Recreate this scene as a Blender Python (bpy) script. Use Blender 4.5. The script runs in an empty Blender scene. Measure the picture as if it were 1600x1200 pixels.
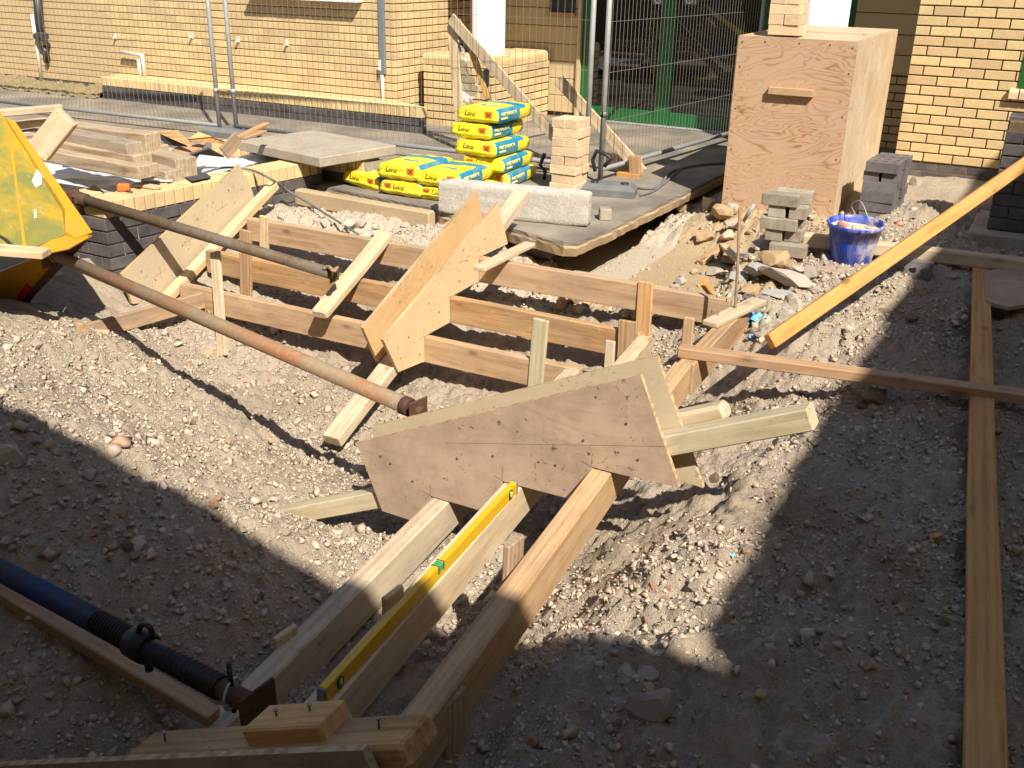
import bpy, bmesh, math, random
import numpy as np
from mathutils import Vector, Matrix

# ------------------------------------------------------------------ camera, sky, sun, exposure
scn = bpy.context.scene
COL = scn.collection
random.seed(7); rng = np.random.default_rng(7)
F_PX, PITCH, ROLL, YAW, CAM_H = 1558.0, math.radians(23.156), math.radians(1.165), math.radians(27.852), 1.6
_c, _s = math.cos(YAW), math.sin(YAW)
FW = np.array([-_s*math.cos(PITCH), _c*math.cos(PITCH), -math.sin(PITCH)])
_rt = np.array([_c, _s, 0.0]); _up = np.cross(_rt, FW)
RT = math.cos(ROLL)*_rt + math.sin(ROLL)*_up
UP = -math.sin(ROLL)*_rt + math.cos(ROLL)*_up
CAM = np.array([0.0, 0.0, CAM_H])
cam_data = bpy.data.cameras.new('camera'); cam = bpy.data.objects.new('camera', cam_data); COL.objects.link(cam)
cam_data.sensor_width = 36.0; cam_data.lens = 36.0*F_PX/1600.0
cam_data.clip_start = 0.05; cam_data.clip_end = 400.0
cam.matrix_world = Matrix(((RT[0], UP[0], -FW[0], 0), (RT[1], UP[1], -FW[1], 0), (RT[2], UP[2], -FW[2], CAM_H), (0, 0, 0, 1)))
scn.camera = cam
SUN = Vector((0.72, -0.62, 1.0)).normalized()
SUN_EL = math.asin(SUN.z); SUN_AZ = math.atan2(SUN.x, SUN.y)
world = bpy.data.worlds.new('World'); scn.world = world; world.use_nodes = True
wn = world.node_tree.nodes; wl = world.node_tree.links
sky = wn.new('ShaderNodeTexSky'); sky.sky_type = 'NISHITA'; sky.sun_disc = False
sky.sun_elevation = SUN_EL; sky.sun_rotation = SUN_AZ; sky.air_density = 1.0; sky.dust_density = 0.8
bg = wn['Background']; bg.inputs['Strength'].default_value = 0.088
wl.new(sky.outputs[0], bg.inputs['Color'])
sl = bpy.data.lights.new('sun', 'SUN'); sl.energy = 5.0; sl.angle = math.radians(0.5); sl.color = (1.0, 0.94, 0.84)
so = bpy.data.objects.new('sun', sl); COL.objects.link(so)
so.rotation_euler = (-SUN).to_track_quat('-Z', 'Y').to_euler()
vs = scn.view_settings; vs.view_transform = 'Standard'; vs.look = 'None'; vs.exposure = 0.7; vs.gamma = 1.0
vs.use_curve_mapping = False
scn.cycles.max_bounces = 5; scn.cycles.diffuse_bounces = 3; scn.cycles.glossy_bounces = 3; scn.cycles.transparent_max_bounces = 8
scn.render.resolution_x = 1024; scn.render.resolution_y = 768

# ------------------------------------------------------------------ survey helpers: sight line -> point on a known plane
def ray(x, y): return FW + RT*(x-800)/F_PX - UP*(y-600)/F_PX
def PZ(x, y, z=0.0):
    d = ray(x, y); return Vector(CAM + d*(z-CAM_H)/d[2])
def PX(x, y, X):
    d = ray(x, y); return Vector(CAM + d*X/d[0])
def PY(x, y, Y):
    d = ray(x, y); return Vector(CAM + d*Y/d[1])
def pix(p):
    d = np.array(p, float)-CAM; z = d@FW
    return (800+F_PX*(d@RT)/z, 600-F_PX*(d@UP)/z, z)
def seen(p, m=20):
    x, y, z = pix(p); return z > 0 and -m < x < 1600+m and -m < y < 1200+m

# ------------------------------------------------------------------ object helpers
def tag(o, label=None, cat=None, group=None, kind=None):
    if label: o['label'] = label
    if cat: o['category'] = cat
    if group: o['group'] = group
    if kind: o['kind'] = kind
    return o
def attach(o, parent):
    if parent is not None:
        o.parent = parent; o.matrix_parent_inverse = PINV[parent.name]
PINV = {}
def link(o, parent=None, M=None):
    COL.objects.link(o)
    if M is not None: o.matrix_basis = M
    PINV[o.name] = W(o, parent).inverted()
    attach(o, parent)
    return o
WM = {}
def W(o, parent):
    WM[o.name] = o.matrix_basis.copy(); return WM[o.name]
def empty(name, loc, label, cat, group=None):
    o = bpy.data.objects.new(name, None); o.empty_display_size = 0.05
    link(o, None, Matrix.Translation(Vector(loc)))
    return tag(o, label, cat, group)
def mesh(name, verts, faces, mat=None, smooth=False):
    me = bpy.data.meshes.new(name); me.from_pydata([tuple(v) for v in verts], [], faces)
    if mat: me.materials.append(mat)
    if smooth:
        me.polygons.foreach_set('use_smooth', [True]*len(me.polygons))
    me.update(); return me
def obj(name, me, parent=None, M=None):
    return link(bpy.data.objects.new(name, me), parent, M)
def frame_m(p, x, z):
    x = Vector(x).normalized(); z = Vector(z); y = z.cross(x).normalized(); z = x.cross(y)
    return Matrix(((x.x, y.x, z.x, p[0]), (x.y, y.y, z.y, p[1]), (x.z, y.z, z.z, p[2]), (0, 0, 0, 1)))
def bevbox(x0, x1, y0, y1, z0, z1, b=0.003):
    """chamfered box as verts, faces"""
    V = []; idx = {}
    X = (x0, x1); Y = (y0, y1); Z = (z0, z1)
    for i in (0, 1):
        for j in (0, 1):
            for k in (0, 1):
                sx, sy, sz = (1-2*i), (1-2*j), (1-2*k)
                for a in range(3):
                    v = [X[i]+sx*b, Y[j]+sy*b, Z[k]+sz*b]; v[a] = (X[i], Y[j], Z[k])[a]
                    idx[(i, j, k, a)] = len(V); V.append(v)
    Fc = []
    for a in range(3):
        o = [q for q in range(3) if q != a]
        for s in (0, 1):
            f = []
            for (u, w) in ((0, 0), (1, 0), (1, 1), (0, 1)):
                c = [0, 0, 0]; c[a] = s; c[o[0]] = u; c[o[1]] = w
                f.append(idx[(*c, a)])
            Fc.append(f)
    for a in range(3):
        o = [q for q in range(3) if q != a]
        for u in (0, 1):
            for w in (0, 1):
                c0 = [0, 0, 0]; c1 = [0, 0, 0]; c0[a] = 0; c1[a] = 1
                for c in (c0, c1): c[o[0]] = u; c[o[1]] = w
                Fc.append([idx[(*c0, o[0])], idx[(*c1, o[0])], idx[(*c1, o[1])], idx[(*c0, o[1])]])
    for i in (0, 1):
        for j in (0, 1):
            for k in (0, 1): Fc.append([idx[(i, j, k, 0)], idx[(i, j, k, 1)], idx[(i, j, k, 2)]])
    return V, Fc
def fix(me):
    bm = bmesh.new(); bm.from_mesh(me); bmesh.ops.recalc_face_normals(bm, faces=bm.faces); bm.to_mesh(me); bm.free(); return me
def boxmesh(name, x0, x1, y0, y1, z0, z1, mat, b=0.003):
    v, f = bevbox(x0, x1, y0, y1, z0, z1, b); return fix(mesh(name, v, f, mat))
def box(name, x0, x1, y0, y1, z0, z1, mat, parent=None, b=0.003, M=None):
    """axis aligned box in world space, origin at its base centre"""
    c = Vector(((x0+x1)/2, (y0+y1)/2, z0))
    me = boxmesh(name, x0-c.x, x1-c.x, y0-c.y, y1-c.y, 0, z1-z0, mat, b)
    return obj(name, me, parent, M if M is not None else Matrix.Translation(c))
def timber(name, p0, p1, w, h, mat, parent=None, up=(0, 0, 1), top=True, b=0.004, wob=0.0015, seg=7, side=0):
    """sawn length from p0 to p1 along the middle of its top face (or its axis); chamfered, faintly bowed"""
    p0 = Vector(p0); p1 = Vector(p1); L = (p1-p0).length; R = random.Random(name+str(tuple(round(q, 3) for q in p0)))
    pr = [(-w/2+b, 0), (w/2-b, 0), (w/2, -b), (w/2, -h+b), (w/2-b, -h), (-w/2+b, -h), (-w/2, -h+b), (-w/2, -b)]
    oz = 0 if top else h/2
    V = []; ph = R.uniform(0, 6); bow = R.uniform(-1, 1)*wob*1.6
    st = [0, b] + [L*k/seg for k in range(1, seg)] + [L-b, L]
    for n, x in enumerate(st):
        inset = 0.75*b if n in (0, len(st)-1) else 0
        dy = math.sin(x*2.1+ph)*wob + R.uniform(-.3, .3)*wob + bow*4*x*(L-x)/(L*L+1e-6); dz = R.uniform(-.3, .3)*wob
        for (y, z) in pr:
            yy = y*(1-2*inset/w)+dy+side; zz = (z+h/2)*(1-2*inset/h)-h/2+dz+oz
            V.append((x, yy, zz))
    Fc = []
    for k in range(len(st)-1):
        for q in range(8):
            a = k*8+q; c = k*8+(q+1) % 8; Fc.append((a, c, c+8, a+8))
    Fc.append(tuple(range(7, -1, -1))); n = (len(st)-1)*8; Fc.append(tuple(range(n, n+8)))
    me = fix(mesh(name, V, Fc, mat))
    return obj(name, me, parent, frame_m(p0, p1-p0, up))
def plate(name, pts, n, th, mat, parent=None, xdir=None, mat_edge=None):
    """flat sheet from a polygon (world points in one plane), thickness th behind the side the normal n points to"""
    pts = [Vector(p) for p in pts]; n = Vector(n).normalized(); c = pts[0].copy()
    x = Vector(xdir) if xdir is not None else (pts[1]-pts[0])
    M = frame_m(c, x - n*x.dot(n), n); Mi = M.inverted()
    P = [Mi @ p for p in pts]; k = len(P)
    bm = bmesh.new()
    a = [bm.verts.new((p.x, p.y, 0)) for p in P]; d = [bm.verts.new((p.x, p.y, -th)) for p in P]
    bm.faces.new(a); bm.faces.new(d[::-1])
    for i in range(k):
        f = bm.faces.new((a[i], d[i], d[(i+1) % k], a[(i+1) % k])); f.material_index = 1 if mat_edge else 0
    bmesh.ops.recalc_face_normals(bm, faces=bm.faces)
    bmesh.ops.triangulate(bm, faces=[f for f in bm.faces if len(f.verts) > 4])
    me = bpy.data.meshes.new(name); bm.to_mesh(me); bm.free(); me.materials.append(mat)
    if mat_edge: me.materials.append(mat_edge)
    return obj(name, me, parent, M)
def tube_mesh(name, pts, rad, mat, n=12, caps=True, smooth=True):
    pts = [Vector(p) for p in pts]; V = []; Fc = []
    rads = rad if isinstance(rad, (list, tuple)) else [rad]*len(pts)
    prev = None
    for i, p in enumerate(pts):
        t = (pts[min(i+1, len(pts)-1)]-pts[max(i-1, 0)]).normalized()
        if prev is None:
            a = Vector((0, 0, 1)) if abs(t.z) < .9 else Vector((1, 0, 0)); u = t.cross(a).normalized()
        else:
            u = (prev - t*prev.dot(t)).normalized()
        prev = u; v = t.cross(u)
        for k in range(n):
            an = 2*math.pi*k/n; V.append(p + (u*math.cos(an)+v*math.sin(an))*rads[i])
    for i in range(len(pts)-1):
        for k in range(n):
            a = i*n+k; b2 = i*n+(k+1) % n; Fc.append((a, b2, b2+n, a+n))
    if caps:
        Fc.append(tuple(range(n-1, -1, -1))); m = (len(pts)-1)*n; Fc.append(tuple(range(m, m+n)))
    me = mesh(name, V, Fc, mat)
    if smooth:
        me.polygons.foreach_set('use_smooth', [len(p.vertices) == 4 for p in me.polygons])
    return fix(me)
def tube(name, pts, rad, mat, parent=None, n=12, caps=True):
    p0 = Vector(pts[0]); M = Matrix.Translation(p0)
    if len(pts) >= 2 and (Vector(pts[-1])-p0).length > 0:
        d = Vector(pts[-1])-p0; u = Vector((0, 0, 1)) if abs(d.normalized().z) < .95 else Vector((0, 1, 0))
        M = frame_m(p0, d, u)
    Mi = M.inverted()
    return obj(name, tube_mesh(name, [Mi @ Vector(p) for p in pts], rad, mat, n, caps), parent, M)
def spline(pts, n=8):
    pts = [Vector(p) for p in pts]; out = []
    P = [pts[0]*2-pts[1]] + pts + [pts[-1]*2-pts[-2]]
    for i in range(1, len(P)-2):
        for k in range(n):
            t = k/n; a, b, c, d = P[i-1], P[i], P[i+1], P[i+2]
            out.append(0.5*((2*b)+(c-a)*t+(2*a-5*b+4*c-d)*t*t+(3*b-a-3*c+d)*t**3))
    out.append(pts[-1]); return out

# ------------------------------------------------------------------ materials
class NT:
    def __init__(s, name):
        s.m = bpy.data.materials.new(name); s.m.use_nodes = True; s.t = s.m.node_tree; s.n = s.t.nodes; s.l = s.t.links
        s.b = s.n['Principled BSDF']
    def put(s, sock, v):
        if v is None: return
        if hasattr(v, 'is_output'): s.l.new(v, sock)
        else:
            if isinstance(v, tuple) and len(v) == 3 and sock.type == 'RGBA': v = (*v, 1)
            sock.default_value = v
    def tc(s, scale=(1, 1, 1), rnd=True, kind='Object', loc=(0, 0, 0)):
        o = s.n.new('ShaderNodeTexCoord').outputs[kind]
        if rnd:
            oi = s.n.new('ShaderNodeObjectInfo'); c = s.n.new('ShaderNodeCombineXYZ')
            for i, k in enumerate((37.0, 53.0, 71.0)): s.put(c.inputs[i], s.math('MULTIPLY', oi.outputs['Random'], k))
            o = s.vmath('ADD', o, c.outputs[0])
        mp = s.n.new('ShaderNodeMapping'); s.l.new(o, mp.inputs[0]); mp.inputs['Scale'].default_value = scale; mp.inputs['Location'].default_value = loc
        return mp.outputs[0]
    def rnd(s): return s.n.new('ShaderNodeObjectInfo').outputs['Random']
    def vmath(s, op, a, b):
        n = s.n.new('ShaderNodeVectorMath'); n.operation = op; s.put(n.inputs[0], a); s.put(n.inputs[1], b); return n.outputs[0]
    def math(s, op, a, b=0.5, clamp=False):
        n = s.n.new('ShaderNodeMath'); n.operation = op; n.use_clamp = clamp; s.put(n.inputs[0], a); s.put(n.inputs[1], b); return n.outputs[0]
    def noise(s, v, scale=5, detail=4, rough=.55, dist=0.0):
        n = s.n.new('ShaderNodeTexNoise'); s.put(n.inputs['Vector'], v); n.inputs['Scale'].default_value = scale
        n.inputs['Detail'].default_value = detail; n.inputs['Roughness'].default_value = rough; n.inputs['Distortion'].default_value = dist
        return n.outputs[0]
    def vor(s, v, scale=5, out='Distance', feature='F1'):
        n = s.n.new('ShaderNodeTexVoronoi'); n.feature = feature; s.put(n.inputs['Vector'], v); n.inputs['Scale'].default_value = scale
        return n.outputs[out]
    def ramp(s, f, stops, interp='LINEAR'):
        n = s.n.new('ShaderNodeValToRGB'); n.color_ramp.interpolation = interp; e = n.color_ramp.elements
        while len(e) < len(stops): e.new(0.5)
        for q, (p, c) in zip(e, stops):
            q.position = p; q.color = (c, c, c, 1) if not isinstance(c, tuple) else (*c, 1)
        s.put(n.inputs[0], f); return n.outputs[0]
    def mix(s, f, a, b, mode='MIX'):
        n = s.n.new('ShaderNodeMix'); n.data_type = 'RGBA'; n.blend_type = mode
        s.put(n.inputs[0], f); s.put(n.inputs[6], a); s.put(n.inputs[7], b); return n.outputs[2]
    def sep(s, v):
        n = s.n.new('ShaderNodeSeparateXYZ'); s.put(n.inputs[0], v); return n.outputs
    def hsv(s, c, h=0.5, sa=1.0, v=1.0):
        n = s.n.new('ShaderNodeHueSaturation'); s.put(n.inputs['Hue'], h); s.put(n.inputs['Saturation'], sa); s.put(n.inputs['Value'], v); s.put(n.inputs['Color'], c); return n.outputs[0]
    def bump(s, h, st=0.3, d=0.01):
        n = s.n.new('ShaderNodeBump'); n.inputs['Strength'].default_value = st; n.inputs['Distance'].default_value = d; s.put(n.inputs['Height'], h); return n.outputs[0]
    def out(s, col, rough=.7, metal=0.0, nrm=None, spec=.4):
        s.put(s.b.inputs['Base Color'], col); s.put(s.b.inputs['Roughness'], rough); s.put(s.b.inputs['Metallic'], metal)
        s.b.inputs['Specular IOR Level'].default_value = spec
        if nrm is not None: s.l.new(nrm, s.b.inputs['Normal'])
        return s.m
def wood(name, light, dark, dirt=(.2, .17, .13), dirt_amt=.25, knots=.8, grain=1.0, rough=.72, vary=.16, bump=.25):
    t = NT(name)
    v = t.tc((1.0, 9.0, 9.0)); f = t.noise(v, 2.2, 6, .6, .8)
    g = t.noise(t.tc((1.6, 60, 60)), 3, 3, .6, .3)
    w = t.n.new('ShaderNodeTexWave'); w.wave_type = 'BANDS'; w.bands_direction = 'Y'; t.put(w.inputs['Vector'], t.tc((.35, 11, 7)))
    w.inputs['Scale'].default_value = 1.1; w.inputs['Distortion'].default_value = 9.0; w.inputs['Detail'].default_value = 4; w.inputs['Detail Scale'].default_value = 1.1; w.inputs['Detail Roughness'].default_value = .65
    h = t.math('ADD', t.math('MULTIPLY', f, .62), t.math('ADD', t.math('MULTIPLY', w.outputs[1], .14*grain), t.math('MULTIPLY', g, .32)))
    c = t.ramp(h, [(.39, dark), (.53, tuple((a+b*1.4)/2.4 for a, b in zip(dark, light))), (.69, light)])
    k = t.vor(t.tc((2.6, 6.0, 6.0)), 1.35); kd = t.ramp(k, [(.0, 1.0), (.09, .85), (.13, .3), (.22, 0.0)])
    c = t.mix(t.math('MULTIPLY', kd, knots), c, tuple(x*.42 for x in dark))
    d = t.ramp(t.noise(t.tc((3, 5, 5)), 1.3, 7, .65), [(.42, 0.0), (.7, 1.0)])
    c = t.mix(t.math('MULTIPLY', d, dirt_amt), c, dirt)
    sp = t.ramp(t.noise(t.tc((1, 1, 1)), 55, 3, .6), [(.63, 0.0), (.72, 1.0)])
    c = t.mix(t.math('MULTIPLY', sp, dirt_amt*1.2), c, tuple(x*.6 for x in dirt))
    spl = t.ramp(t.noise(t.tc((2, 3, 3)), 6.5, 5, .7, .4), [(.64, 0.0), (.72, 1.0)])
    c = t.mix(t.math('MULTIPLY', spl, .5*min(1, dirt_amt*2.5)), c, (.5, .44, .36))
    smg = t.ramp(t.noise(t.tc((2.5, 9, 9)), 2.6, 6, .7), [(.58, 0.0), (.74, 1.0)])
    c = t.mix(t.math('MULTIPLY', smg, dirt_amt*1.6), c, tuple(x*.55 for x in dark))
    r = t.rnd(); c = t.hsv(c, .5, t.math('ADD', t.math('MULTIPLY', r, .3), .85), t.math('ADD', t.math('MULTIPLY', r, vary*2), 1-vary))
    return t.out(c, rough, 0, t.bump(t.math('ADD', g, t.math('MULTIPLY', f, .6)), bump, .004), .25)
def plywood(name, light, line, amt=.8, freq=16.0, stain=(.25, .2, .16), stain_amt=.3, spots=.5, pmin=.1):
    t = NT(name)
    n = t.noise(t.tc((1.1, 3.6, 3.6)), 1.25, 2.5, .5, .9)
    fr = t.math('FRACT', t.math('MULTIPLY', n, freq))
    ln = t.ramp(fr, [(0, 1.0), (.12, .25), (.35, 0.0), (.8, .1), (1, 1.0)])
    pres = t.ramp(t.noise(t.tc((1, 1.6, 1.6)), 2.2, 3), [(.36, pmin), (.62, 1.0)])
    fine = t.noise(t.tc((3, 60, 60)), 4, 3, .6)
    c = t.mix(t.math('MULTIPLY', t.math('MULTIPLY', ln, pres), amt), light, line)
    c = t.mix(t.math('MULTIPLY', fine, .22), c, line)
    st = t.ramp(t.noise(t.tc((1, 1, 1)), 4.6, 8, .7), [(.42, 0.0), (.66, 1.0)])
    c = t.mix(t.math('MULTIPLY', st, stain_amt), c, stain)
    sp = t.ramp(t.noise(t.tc(), 46, 3, .6, .5), [(.6, 0.0), (.7, 1.0)])
    gate = t.ramp(t.noise(t.tc(), 4.5, 2), [(.47, 0.0), (.56, 1.0)])
    c = t.mix(t.math('MULTIPLY', t.math('MULTIPLY', sp, gate), spots), c, tuple(x*.35 for x in stain))
    return t.out(c, .65, 0, t.bump(fine, .15, .002), .3)
def speck(name, col, col2, scale=30, rough=.85, vary=.12, bump=.3, bd=.004, big=None, bigamt=.3, bigscale=2.5, hue=.0, spec=.3, obj_rnd=True):
    t = NT(name); v = t.tc(rnd=obj_rnd)
    f = t.noise(v, scale, 6, .65); c = t.mix(t.ramp(f, [(.35, 0.0), (.68, 1.0)]), col, col2)
    if big is not None:
        g = t.ramp(t.noise(v, bigscale, 6, .6), [(.4, 0.0), (.68, 1.0)]); c = t.mix(t.math('MULTIPLY', g, bigamt), c, big)
    r = t.rnd(); c = t.hsv(c, t.math('ADD', t.math('MULTIPLY', r, hue), .5-hue/2), 1.0, t.math('ADD', t.math('MULTIPLY', r, vary*2), 1-vary))
    return t.out(c, rough, 0, t.bump(f, bump, bd), spec)
def plain(name, col, rough=.5, metal=0.0, spec=.4, dirt=None, amt=.4, scale=6, bump=.1):
    t = NT(name); c = col; f = t.noise(t.tc(), scale, 6, .65)
    if dirt is not None: c = t.mix(t.math('MULTIPLY', t.ramp(f, [(.42, 0.0), (.66, 1.0)]), amt), col, dirt)
    return t.out(c, rough, metal, t.bump(f, bump, .003), spec)
MT = {}
MT['pine'] = wood('pine_sawn', (.62, .39, .18), (.43, .23, .09), dirt_amt=.3)
MT['pine_o'] = wood('pine_orange', (.56, .32, .14), (.38, .185, .065), dirt_amt=.22)
MT['pine_r'] = wood('pine_tan', (.57, .38, .215), (.38, .225, .11), dirt_amt=.38)
MT['pine_p'] = wood('pine_pale', (.66, .515, .335), (.48, .345, .195), dirt_amt=.36, knots=.6)
MT['pine_t'] = wood('pine_treated', (.60, .505, .34), (.42, .335, .19), dirt=(.22, .22, .13), dirt_amt=.35, knots=.5)
MT['pine_d'] = wood('pine_dirty', (.48, .31, .17), (.28, .16, .08), dirt=(.24, .20, .155), dirt_amt=.6)
MT['sleeper'] = wood('weathered_baulk', (.46, .365, .25), (.22, .155, .095), dirt=(.36, .31, .24), dirt_amt=.6, knots=.3, bump=.6)
MT['ply_box'] = plywood('plywood_figured', (.55, .36, .22), (.27, .11, .04), .95, 19, (.46, .34, .235), .45, .6, .4)
MT['ply_w'] = plywood('plywood_warm', (.64, .43, .21), (.44, .24, .09), .4, 9, (.4, .27, .15), .3, .6)
MT['ply_g'] = plywood('plywood_pale', (.54, .44, .29), (.42, .31, .18), .22, 8, (.36, .29, .2), .4, .8)
MT['ply_b'] = plywood('plywood_brown', (.47, .345, .245), (.28, .18, .115), .35, 7, (.25, .18, .135), .7, 1.0)
MT['ply_g2'] = plywood('plywood_cream', (.66, .49, .28), (.5, .32, .15), .3, 8, (.45, .33, .2), .35, .8)
MT['ply_box2'] = plywood('plywood_worn', (.54, .385, .24), (.38, .24, .11), .55, 11, (.62, .54, .4), .75, .3)
MT['ply_e'] = wood('plywood_edge', (.62, .44, .24), (.30, .18, .09), dirt_amt=.3, knots=0)
MT['brick'] = speck('brick_yellow', (.64, .48, .245), (.55, .405, .195), 45, .85, .09, .35, .003, (.45, .31, .17), .35, 5, .016)
MT['brick_l'] = speck('brick_cream', (.68, .51, .32), (.56, .41, .25), 40, .88, .08, .5, .004, (.4, .3, .2), .3, 9, .015)
MT['brick_b'] = speck('brick_blue', (.085, .07, .068), (.05, .042, .043), 40, .6, .2, .3, .003, (.2, .18, .16), .35, 7, .02, .5)
MT['mortar'] = speck('mortar_dark', (.17, .115, .06), (.1, .066, .035), 60, .95, .02)
MT['mortar_m'] = speck('mortar_buff', (.36, .25, .13), (.26, .175, .09), 60, .95, .02)
MT['mortar_l'] = speck('mortar_light', (.36, .32, .25), (.25, .22, .17), 50, .95, .02)
MT['asphalt'] = speck('asphalt', (.2, .175, .14), (.13, .113, .092), 130, .9, 0, .4, .003, (.36, .3, .22), .8, 1.9, obj_rnd=False)
MT['concrete'] = speck('concrete', (.43, .37, .28), (.31, .26, .2), 60, .92, .06, .6, .004, (.22, .18, .13), .45, 6)
MT['conc_w'] = speck('concrete_pale', (.58, .535, .46), (.4, .365, .315), 75, .92, .0, .9, .006, (.38, .33, .27), .5, 8)
MT['conc_grey'] = speck('concrete_grey', (.4, .38, .34), (.26, .245, .22), 60, .92, .12, .6, .005, (.5, .46, .38), .4, 10)
MT['sandy'] = speck('sandy_screed', (.5, .375, .23), (.4, .29, .17), 90, .95, 0, .4, .003, (.3, .22, .14), .5, 3)
MT['clad'] = plain('painted_board', (.53, .41, .225), .6, 0, .3, (.42, .32, .17), .3, 8)
MT['galv'] = plain('galvanised_steel', (.42, .42, .41), .6, .3, .4, (.3, .29, .27), .5, 14)
MT['galv_d'] = plain('dull_galvanised_steel', (.24, .24, .235), .65, .2, .3, (.2, .19, .17), .5, 14)
MT['wire'] = plain('mesh_wire', (.36, .34, .31), .5, .6)
MT['white'] = plain('white_paint', (.8, .8, .79), .35, 0, .5)
MT['offwhite'] = plain('white_plastic', (.72, .68, .58), .45, 0, .5, (.5, .45, .36), .3)
MT['grey_pl'] = plain('grey_plastic', (.17, .19, .21), .45)
MT['black_pl'] = plain('black_plastic', (.018, .018, .02), .45, 0, .5, (.07, .065, .06), .4)
MT['rubber'] = plain('grey_foot_rubber', (.13, .135, .135), .75, 0, .3, (.25, .24, .21), .5)
MT['green'] = plain('green_paint', (.01, .11, .025), .35, 0, .5, (.03, .15, .05), .3)
MT['red'] = plain('red_paint', (.55, .03, .02), .4)
MT['orange'] = plain('orange_plastic', (.8, .16, .03), .4)
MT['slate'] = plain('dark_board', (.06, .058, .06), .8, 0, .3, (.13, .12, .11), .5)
MT['nail'] = plain('nail_steel', (.3, .28, .25), .4, .9)
MT['pencil'] = plain('pencil_line', (.12, .08, .05), .8)
MT['hall_lining'] = plain('interior_wall', (.16, .14, .12), .9)  # plain dark finish for the hall's floor, walls and ceiling
MT['sheet'] = speck('plastic_sheet', (.62, .64, .66), (.5, .52, .55), 8, .35, 0, .5, .02, spec=.5)
MT['paper'] = plain('white_paper', (.82, .81, .78), .7)
MT['teal'] = plain('teal_print', (.01, .28, .42), .45)
MT['ink'] = plain('black_print', (.02, .02, .02), .5)
MT['yprint'] = plain('yellow_print', (.8, .74, .3), .5)
MT['hazard'] = plain('hazard_orange', (.7, .16, .02), .5)
MT['rag'] = plain('blue_rag', (.05, .25, .62), .8, 0, .2, (.2, .4, .65), .6, 20)
MT['rag2'] = plain('turquoise_rag', (.12, .42, .5), .8, 0, .2, (.3, .45, .45), .6, 20)
def rusty(name, base, rust, amt=.6, rough=.75):
    t = NT(name); v = t.tc((1, 1, 1)); f = t.noise(v, 3.2, 9, .72, .5); g = t.noise(v, 38, 6, .7)
    c = t.mix(t.ramp(f, [(.46-amt*.06, 0.0), (.58, 1.0)]), base, rust)
    c = t.mix(t.math('MULTIPLY', t.ramp(g, [(.52, 0.0), (.75, 1.0)]), .35), c, tuple(min(1, q*1.9+.03) for q in base))
    return t.out(c, rough, .15, t.bump(t.math('ADD', f, t.math('MULTIPLY', g, .4)), .5, .003), .35)
MT['rust'] = rusty('rusty_steel', (.25, .195, .12), (.3, .14, .065), .9)
MT['rust_d'] = rusty('dull_steel', (.145, .12, .085), (.12, .07, .035), .6)
MT['rust_k'] = rusty('dark_rust', (.07, .04, .025), (.12, .055, .03), .8)
MT['prop_blue'] = rusty('worn_blue_paint', (.009, .04, .15), (.04, .042, .043), 1.6, .5)
MT['prop_black'] = rusty('oily_thread', (.012, .012, .013), (.03, .026, .022), .3, .45)
def yellow_skip():
    t = NT('skip_yellow'); v = t.tc(rnd=False)
    c = t.mix(t.ramp(t.noise(v, 3.2, 7, .65, .6), [(.36, 0.0), (.6, 1.0)]), (.46, .29, .015), (.2, .19, .045))
    c = t.mix(t.ramp(t.noise(t.tc((1, 6, 1), rnd=False), 6, 6, .7, .8), [(.6, 0.0), (.72, .7)]), c, (.42, .42, .3))
    return t.out(c, .4, 0, t.bump(t.noise(v, 20, 5), .15, .003), .5)
MT['skip'] = yellow_skip()
MT['skip_rim'] = plain('skip_rim_yellow', (.55, .28, .012), .4, 0, .5, (.35, .22, .05), .5, 9)
MT['level'] = plain('level_yellow', (.68, .39, .008), .35, 0, .5, (.5, .33, .03), .25, 12)
def bucket_mat():
    t = NT('bucket_blue'); v = t.tc((1, 1, .35), rnd=False)
    m = t.ramp(t.noise(v, 11, 7, .7, .5), [(.5, 0.0), (.6, 1.0)])
    m2 = t.ramp(t.noise(t.tc((7, 7, .4), rnd=False), 3, 5, .7), [(.52, 0.0), (.66, .8)])
    x = t.sep(t.tc(rnd=False))[0]; side = t.ramp(x, [(0.02, .25), (.09, 1.0)])
    m = t.math('MULTIPLY', t.math('MAXIMUM', m, m2), side)
    return t.out(t.mix(m, (.012, .05, .42), (.5, .46, .42)), .4, 0, None, .5)
MT['bucket'] = bucket_mat()
MT['cement'] = speck('dry_cement', (.55, .47, .36), (.42, .36, .28), 50, .95, 0)
def bag_mat():
    t = NT('cement_bag_print'); x, y, z = t.sep(t.tc(rnd=False)); f = t.noise(t.tc(), 9, 4)
    def gt(a, b): return t.math('GREATER_THAN', a, b)
    def lt(a, b): return t.math('LESS_THAN', a, b)
    side = t.math('MULTIPLY', gt(x, .138), t.math('MULTIPLY', lt(y, .33), gt(y, .012)))
    topb = t.math('MULTIPLY', gt(z, .085), t.math('MULTIPLY', gt(y, .30), lt(y, .42)))
    topa = t.math('MULTIPLY', t.math('MULTIPLY', gt(z, .095), lt(t.math('ABSOLUTE', x), .07)), t.math('MULTIPLY', gt(y, .15), lt(y, .19)))
    m = t.math('MAXIMUM', side, t.math('MAXIMUM', topb, topa))
    c = t.mix(m, (.76, .62, .02), (.01, .205, .33)); c = t.mix(t.math('MULTIPLY', t.ramp(f, [(.45, 0.0), (.75, 1.0)]), .3), c, (.5, .45, .25))
    return t.out(c, .42, 0, t.bump(t.noise(t.tc((1, 1, 2.5)), 9, 5, .6, 1.2), .6, .014), .45)
MT['bag'] = bag_mat()
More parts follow.
